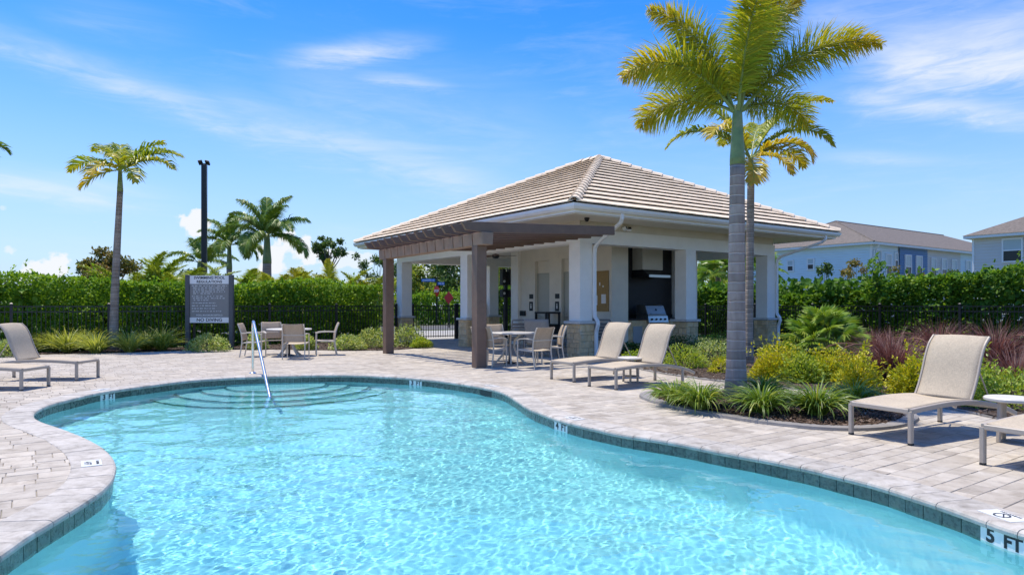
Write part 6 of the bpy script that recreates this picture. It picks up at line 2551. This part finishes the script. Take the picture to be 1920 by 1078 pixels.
# ------------------------------------------------------------------ planting along the left fence
FG = 'pale strap-leaved clumps along the left fence'
for k, (px_, py_, r_, h_, lab) in enumerate([
        (78, 655, 0.5, 0.5, 'strap-leaved clump partly hidden by the left lounger back'),
        (100, 660, 0.5, 0.55, 'strap-leaved clump next to the left lounger back'),
        (128, 661, 0.55, 0.6, 'strap-leaved clump third from the left lounger'),
        (160, 657, 0.5, 0.7, 'taller strap-leaved clump left of the slender palm, rear one'),
        (180, 662, 0.55, 0.55, 'strap-leaved clump immediately left of the slender palm trunk'),
        (243, 660, 0.55, 0.55, 'strap-leaved clump immediately right of the slender palm trunk'),
        (275, 656, 0.45, 0.5, 'small strap-leaved clump between two larger ones right of the slender palm'),
        (303, 657, 0.6, 0.6, 'greyish strap-leaved clump midway between slender palm and rules board')]):
    w = gp(px_, py_)
    tuft('flax_clump', lab, 'plant', (w[0], w[1], 0), r_, h_, 330, M['flax_blade'], 400 + k, FG, width=0.03, droop=(0.9, 1.9), el=(0.6, 1.45), nseg=4, huebias=-0.15 if k == 7 else 0.0)
BG = 'low variegated bushes along the deck edge'
for k, (px_, py_, sz, mt, lab) in enumerate([
        (390, 659, (0.58, 0.45, 0.52), 'varieg_leaf', 'round pale bush between the posts of the rules board'),
        (482, 655, (0.35, 0.3, 0.4), 'varieg_leaf', 'small pale bush behind the side-on armchair'),
        (575, 656, (0.35, 0.3, 0.35), 'varieg_leaf', 'small pale bush under the table in front of the hedge'),
        (655, 656, (0.5, 0.45, 0.45), 'varieg_leaf', 'pale bush at the right of the pulled-away armchair'),
        (692, 652, (0.55, 0.5, 0.62), 'varieg_leaf', 'larger pale bush left of the far pergola post'),
        (764, 650, (0.62, 0.55, 0.72), 'varieg_leaf', 'largest pale bush, just right of the far pergola post'),
        (790, 652, (0.35, 0.35, 0.3), 'lime_leaf', 'small pale bush at the corner of the concrete walk'),
        (18, 668, (0.5, 0.4, 0.4), 'varieg_leaf', 'pale bush behind the far left lounger')]):
    w = gp(px_, py_)
    shrub('variegated_bush', lab, 'bush', (w[0], w[1], 0), sz, 1500, 0.075, M[mt], 420 + k, BG, lw=0.5)


# ------------------------------------------------------------------ trees beyond
def tree(name, label, loc, height, crown, mat, seed, group=None, n=2600, leaf=0.2, trunk_r=0.14, clumps=14, base=0.35, open_=1.0, cat='tree'):
    """forked trunk, limbs to each clump of leaves, gaps between the clumps"""
    g_ = np.random.default_rng(seed)
    t = thing(name, label, cat, loc, 0, group)
    c = np.array([0, 0, height - crown[2]])
    d = unit(g_.normal(0, 1, (clumps, 3)))
    ctr = c + d * (np.array(crown) * (0.45 + 0.45 * g_.random((clumps, 1))))
    ctr[:, 2] = np.maximum(ctr[:, 2], height * base * 0.9)
    mb = MB()
    fork = np.array([g_.normal(0, 0.15), g_.normal(0, 0.15), height * base])
    mb.tube([(0, 0, -0.1), tuple(fork * 0.5 + np.array([g_.normal(0, .08), 0, 0])), tuple(fork)], [trunk_r * 1.25, trunk_r, trunk_r * 0.85], 9)
    for p in ctr:
        m1 = fork + (p - fork) * 0.5 + g_.normal(0, 0.12 * crown[0] / 2, 3)
        mb.tube([tuple(fork - np.array([0, 0, 0.1])), tuple(m1), tuple(p)], [trunk_r * 0.5, trunk_r * 0.28, trunk_r * 0.08], 6)
    mb.build('trunk', M['bark_brown'], t, smooth=True)
    per = n // clumps
    Ps = []
    for p in ctr:
        s = np.array(crown) * g_.uniform(0.24, 0.42) * open_
        dd = unit(g_.normal(0, 1, (per, 3)))
        Ps.append(p + dd * s * (g_.random((per, 1)) ** 0.45))
    P = np.concatenate(Ps)
    m = len(P)
    D = unit(g_.normal(0, 1, (m, 3)) + np.array([0, 0, -0.15]))
    Nv = unit(np.array([0, 0, 1.0]) + g_.normal(0, 0.6, (m, 3)))
    L = leaf * g_.uniform(0.6, 1.35, m)
    hue = np.clip(g_.beta(2, 2.3, m) + 0.2 * np.repeat(g_.normal(0, 0.5, clumps), per), 0, 1)
    o = leaf_obj('crown', P, D, Nv, L, L * 0.55, mat, t, hue)
    return t


tree('pine_tree', 'round-topped bare-trunked tree alone against the sky, left of the pergola', far(618, 62), 7.9, (1.75, 1.6, 1.25), M['tree_leaf'], 501, None, 2600, 0.24, 0.15, 18, 0.55, 0.75)
tree('pine_tree', 'thin open tree against the sky just left of the far pergola post', far(694, 58), 6.7, (1.7, 1.5, 1.6), M['tree_leaf'], 502, None, 1300, 0.22, 0.10, 12, 0.3, 0.7)
tree('flame_tree', 'rust-tinged spreading tree behind the slender left palm', far(208, 44), 5.0, (2.0, 1.8, 1.0), M['rusty_leaf'], 503, None, 4200, 0.22, 0.18, 18, 0.4)
tree('flame_tree', 'low rust-tinged tree left of the slender palm, above the hedge', far(180, 42), 3.7, (1.3, 1.2, 0.8), M['rusty_leaf'], 504, None, 2400, 0.2, 0.14, 12, 0.4)
for k, (px_, d, h_, cw, lab) in enumerate([
        (20, 70, 5.0, 3.2, 'dark green tree at the left picture edge above the hedge'), (72, 75, 4.6, 2.6, 'second dark tree from the left above the hedge'),
        (115, 60, 4.0, 1.1, 'small dark round treetop above the hedge, left of the flame trees'), (163, 60, 5.3, 1.0, 'dark narrow treetop left of the slender palm'),
        (352, 64, 4.9, 1.6, 'dark treetop just left of the light pole'), (478, 58, 4.6, 1.5, 'dark green treetop left of the tallest royal palm trunk'),
        (585, 70, 4.8, 2.0, 'low dark treetop between tallest royal palm and the round-topped tree')]):
    tree('broadleaf_tree', lab, far(px_, d), h_, (cw, cw, h_ * 0.38), M['tree_leaf'], 510 + k, 'dark treetops beyond the left hedge', 2200, 0.3, 0.15, 14, 0.35)
# woodland across the street, seen through the pavilion
for k, (px_, d, h_, cw, mt, lab) in enumerate([
        (778, 72, 6.0, 2.6, 'areca_leaf', 'pale green tree across the street left of the name blades'),
        (806, 80, 7.2, 3.0, 'tree_leaf', 'tree across the street behind the stop sign'),
        (838, 78, 8.2, 3.4, 'tree_leaf', 'tallest dark tree across the street, right of the stop sign'),
        (868, 70, 8.0, 3.0, 'tree_leaf', 'dark tree across the street by the second column'),
        (930, 75, 8.4, 3.4, 'tree_leaf', 'dark tree seen right of the rear column'),
        (955, 66, 6.6, 2.6, 'areca_leaf', 'pale tree behind the post with dark boxes'),
        (752, 74, 6.2, 2.4, 'tree_leaf', 'tree across the street behind the gate column'),
        (905, 85, 7.5, 3.2, 'tree_leaf', 'far tree between second and rear columns')]):
    tree('broadleaf_tree', lab, far(px_, d), h_, (cw, cw, h_ * 0.42), M[mt], 530 + k, 'trees across the street beyond the gate', 3600, 0.34, 0.2, 18, 0.25)
for k, (px_, d, h_, cw, mt, lab) in enumerate([
        (1325, 60, 5.6, 2.4, 'areca_leaf', 'pale leafy tree left in the gap between the right-hand columns'),
        (1375, 64, 5.2, 2.6, 'tree_leaf', 'tree behind the cabbage palm in the right-hand gap'),
        (1440, 70, 5.0, 2.0, 'tree_leaf', 'tree behind the third column')]):
    tree('broadleaf_tree', lab, far(px_, d), h_, (cw, cw, h_ * 0.42), M[mt], 550 + k, 'trees behind the pavilion', 3000, 0.3, 0.16, 16, 0.25)
# young trees in front of the townhouse
for k, (px_, d, h_, cw, mt, op, n_, lab) in enumerate([
        (1552, 36, 3.9, 0.7, 'tree_leaf', 0.7, 600, 'thin upright sapling in front of the pale blue end wall'),
        (1602, 38, 4.2, 1.2, 'rusty_leaf', 0.6, 900, 'rust-tinged open young tree at the corner of the townhouse'),
        (1700, 38, 3.9, 1.2, 'rusty_leaf', 0.6, 800, 'rust-tinged young tree below the dark blue bay'),
        (1800, 37, 3.8, 0.9, 'tree_leaf', 0.6, 600, 'grey-green sapling left of the grey house')]):
    tree('young_tree', lab, far(px_, d), h_, (cw, cw, h_ * 0.33), M[mt], 560 + k, 'young trees in front of the townhouses', n_, 0.16, 0.06, 10, 0.3, op)
# one vigorous shoot of the hedge plants
w = site(13.3, 0.6)
shrub('hedge_shoot', 'leafy shoot standing up above the right hedge, in front of the townhouse corner', 'shrub', (far(1642, 23.5)[0], 23.5, 1.6), (0.42, 0.42, 1.45), 420, 0.17, M['hedge_leaf_dark'], 571, None, 0.72, shell=0.8)
# ================================================================== TOWNHOUSES
def siding_mat(name, c):
    return pbr(name, c, 0.6, var=0.04, scale=1.0)


M['siding_blue'] = siding_mat('pale_blue_siding', (0.62, 0.73, 0.775))
M['siding_navy'] = siding_mat('dark_blue_siding', (0.12, 0.22, 0.37))
M['siding_grey'] = siding_mat('grey_siding', (0.60, 0.575, 0.54))
M['siding_stucco'] = pbr('grey_stucco', (0.60, 0.57, 0.52), 0.9, var=0.05)
M['shingle'] = pbr('brown_shingle', (0.145, 0.125, 0.108), 0.95, var=0.28, scale=5, stain=(0.20, 0.165, 0.14), stain_scale=9)
M['trim'] = pbr('white_trim', (0.74, 0.75, 0.75), 0.5, var=0.02)


def glass_mat():
    m, g = new_mat('window_glass')
    p = g.n('ShaderNodeBsdfPrincipled', {'Base Color': (0.02, 0.03, 0.035, 1), 'Roughness': 0.06, 'Specular IOR Level': 0.22})
    g.n('ShaderNodeOutputMaterial', {'Surface': p.outputs[0]})
    return m


M['glass'] = glass_mat()
M['painted_reflection'] = pbr('painted_pane_reflection', (0.42, 0.50, 0.51), 0.3, var=0.03, spec=0.3)  # upper panes: the sky's reflection is put into this pale colour


def siding(name, parent, mat, x0, x1, z0, z1, mtx, board=0.20):
    """lap siding on the local x-z plane facing -y"""
    n = max(1, int(round((z1 - z0) / board)))
    mb = MB()
    for k in range(n):
        a, b = z0 + (z1 - z0) * k / n, z0 + (z1 - z0) * (k + 1) / n
        vs = [(x0, -0.05, a), (x1, -0.05, a), (x1, -0.008, b), (x0, -0.008, b), (x0, 0.02, a), (x1, 0.02, a), (x1, 0.02, b), (x0, 0.02, b)]
        mb.add([mtx @ Vector(p) for p in vs], [(0, 1, 2, 3), (4, 5, 1, 0), (5, 6, 2, 1), (7, 4, 0, 3)])
    o = mb.build(name, mat, parent)
    return o


def window(parent, mtx, x, z, w, h, sash=True):
    """white frame, two panes one over the other"""
    fr = MB()
    t = 0.09
    for lo, hi in (((x, -0.09, z), (x + t, -0.0, z + h)), ((x + w - t, -0.09, z), (x + w, -0.0, z + h)), ((x + t, -0.089, z), (x + w - t, -0.0, z + t)), ((x + t, -0.089, z + h - t), (x + w - t, -0.0, z + h)), ((x + t, -0.075, z + h / 2 - 0.04), (x + w - t, -0.0, z + h / 2 + 0.04))):
        fr.box(lo, hi, mtx)
    f = fr.build('window', M['trim'], parent)
    for a, b, mt in ((z + t, z + h / 2 - 0.04, 'glass'), (z + h / 2 + 0.04, z + h - t, 'painted_reflection')):
        pn = MB()
        pn.box((x + t, -0.055, a), (x + w - t, -0.045, b), mtx)
        pn.build('pane', M[mt], f)
    return f


# corner nearest to the camera, end wall along V, long front along U
TH = (26.3, 50.0)
th_ = thing('townhouse', 'long pale blue townhouse with brown hip roof and dark blue bay', 'townhouse', (TH[0], TH[1], 0), SITE)
ENDW, LONG = 10.6, 30.0
m_front = Matrix.Identity(4)                                             # x along U, faces -V
m_end = Matrix.Rotation(R(-90), 4, 'Z')                                  # x runs from far to near along -V... local x = -y
# m_end maps local x to -y(world of house) so use negative x for points away along V
EAVE = 5.85
MIDZ = 3.0
body = MB()
body.box((0.02, 0.02, 0), (LONG, ENDW, EAVE))
wb = body.build('wall', M['siding_stucco'], th_)
s1 = siding('siding', wb, M['siding_blue'], -ENDW, 0.0, MIDZ + 0.12, EAVE, m_end)
s1['label'] = 'pale blue end wall siding'
cuts = [(0.0, 4.05, 'siding_blue'), (4.05, 8.6, 'siding_navy'), (8.6, 15.0, 'siding_grey'), (15.0, 22.0, 'siding_blue'), (22.0, LONG, 'siding_grey')]
for x0, x1, mt in cuts:
    d_ = -0.12 if mt == 'siding_navy' else 0.0
    siding('siding', wb, M[mt], x0, x1, MIDZ + 0.12 if mt != 'siding_navy' else 0.3, EAVE, Matrix.Translation((0, d_, 0)), 0.2)
bt = MB()
bt.box((-ENDW, -0.06, MIDZ - 0.08), (0.0, 0.0, MIDZ + 0.12), m_end)
bt.box((0.0, -0.06, MIDZ - 0.08), (LONG, -0.001, MIDZ + 0.12))
bt.build('belt_course', M['trim'], th_)
cb = MB()
cb.box((-0.07, -0.07, MIDZ + 0.12), (0.06, 0.06, EAVE))
cb.build('corner_board', M['trim'], th_)
OV = 0.45
fa2 = MB()
fa2.box((-OV, -OV, EAVE - 0.02), (LONG + OV, ENDW + OV, EAVE + 0.16))
fa2.build('eave_trim', M['trim'], th_)
rf = MB()
RH_ = 2.55
hy = ENDW / 2
rf.add([(-OV - .05, -OV - .05, EAVE + 0.165), (LONG + OV, -OV - .05, EAVE + 0.165), (LONG + OV, ENDW + OV, EAVE + 0.165), (-OV - .05, ENDW + OV, EAVE + 0.165), (hy - 0.6, hy, EAVE + RH_), (LONG - hy, hy, EAVE + RH_)],
       [(0, 1, 5, 4), (1, 2, 5), (2, 3, 4, 5), (3, 0, 4), (3, 2, 1, 0)])
rfo = rf.build('roof', M['shingle'], th_)
hc = MB()
for a, b in (((-OV, -OV, EAVE + .17), (hy - 0.6, hy, EAVE + RH_)), ((-OV, ENDW + OV, EAVE + .17), (hy - 0.6, hy, EAVE + RH_)), ((hy - 0.6, hy, EAVE + RH_), (LONG - hy, hy, EAVE + RH_))):
    hc.tube([a, b], 0.07, 6)
hc.build('hip_cap', M['shingle'], rfo)
for x, w, z, h in ((0.55, 0.85, 3.75, 1.75), (2.05, 0.85, 3.5, 1.75), (3.35, 0.55, 4.25, 1.15), (9.4, 0.95, 3.5, 1.75), (11.3, 0.95, 3.5, 1.75), (13.2, 0.95, 3.5, 1.75), (16.0, 0.9, 3.6, 1.7), (18.0, 0.9, 3.6, 1.7)):
    window(wb, Matrix.Translation((0, -0.02, 0)), x, z, w, h)
for x in (4.75, 6.55):
    window(wb, Matrix.Translation((0, -0.14, 0)), x, 3.45, 1.05, 1.85)
for y, w, z, h in ((5.0, 0.62, 4.15, 0.95), (6.75, 0.62, 4.1, 0.95), (8.9, 0.62, 4.1, 0.95)):
    window(wb, m_end @ Matrix.Translation((0, -0.02, 0)), -y, z, w, h)
window(wb, m_end, -7.2, 1.65, 0.95, 1.0)
window(wb, m_end, -3.0, 1.65, 0.95, 1.0)
ds_ = MB()
ds_.tube([(0.35, -OV + .02, EAVE), (0.3, -0.3, EAVE - .25), (0.22, -0.1, EAVE - .4), (0.22, -0.1, MIDZ - 2)], 0.05, 6)
ds_.build('downspout', M['trim'], th_)

# the grey house on the right
GH = (30.9, 45.7)
gh = thing('townhouse', 'grey sided house with brown roof and paired windows at the right picture edge', 'townhouse', (GH[0], GH[1], 0), SITE)
GL, GW = 13.0, 9.0
body = MB()
body.box((0.02, -GL, 0), (GW, -0.0, EAVE))
wb2 = body.build('wall', M['siding_stucco'], gh)
siding('siding', wb2, M['siding_grey'], 0.0, GL, 0.4, EAVE, m_end, 0.2)
mt2 = Matrix.Rotation(R(180), 4, 'Z')
siding('siding', wb2, M['siding_grey'], -GW, 0.0, 0.4, EAVE, mt2, 0.2)
fa2 = MB()
fa2.box((-OV, -GL - OV, EAVE - 0.02), (GW + OV, OV, EAVE + 0.16))
fa2.build('eave_trim', M['trim'], gh)
rf = MB()
gx_ = GW / 2
rf.add([(-OV - .05, -GL - OV, EAVE + 0.165), (GW + OV, -GL - OV, EAVE + 0.165), (GW + OV, OV + .05, EAVE + 0.165), (-OV - .05, OV + .05, EAVE + 0.165), (gx_, -gx_, EAVE + 2.5), (gx_, -GL + gx_, EAVE + 2.5)],
       [(0, 5, 4, 3), (0, 1, 5), (1, 2, 4, 5), (2, 3, 4), (0, 3, 2, 1)])
rf.build('roof', M['shingle'], gh)
for x, w, z, h in ((1.65, 1.15, 4.15, 1.55), (3.1, 1.2, 4.15, 1.55), (7.0, 1.2, 4.15, 1.55)):
    window(wb2, m_end @ Matrix.Translation((0, -0.02, 0)), x, z, w, h)
cb = MB()
cb.box((-0.07, -0.06, 0.4), (0.06, 0.07, EAVE))
cb.build('corner_board', M['trim'], gh)
# the sun is bent by the ripples: light the basin through the water surface
sun.cycles.is_caustics_light = True
water.cycles.is_caustics_caster = True
for o in [basin] + list(basin.children_recursive):
    if o.type == 'MESH':
        o.cycles.is_caustics_receiver = True
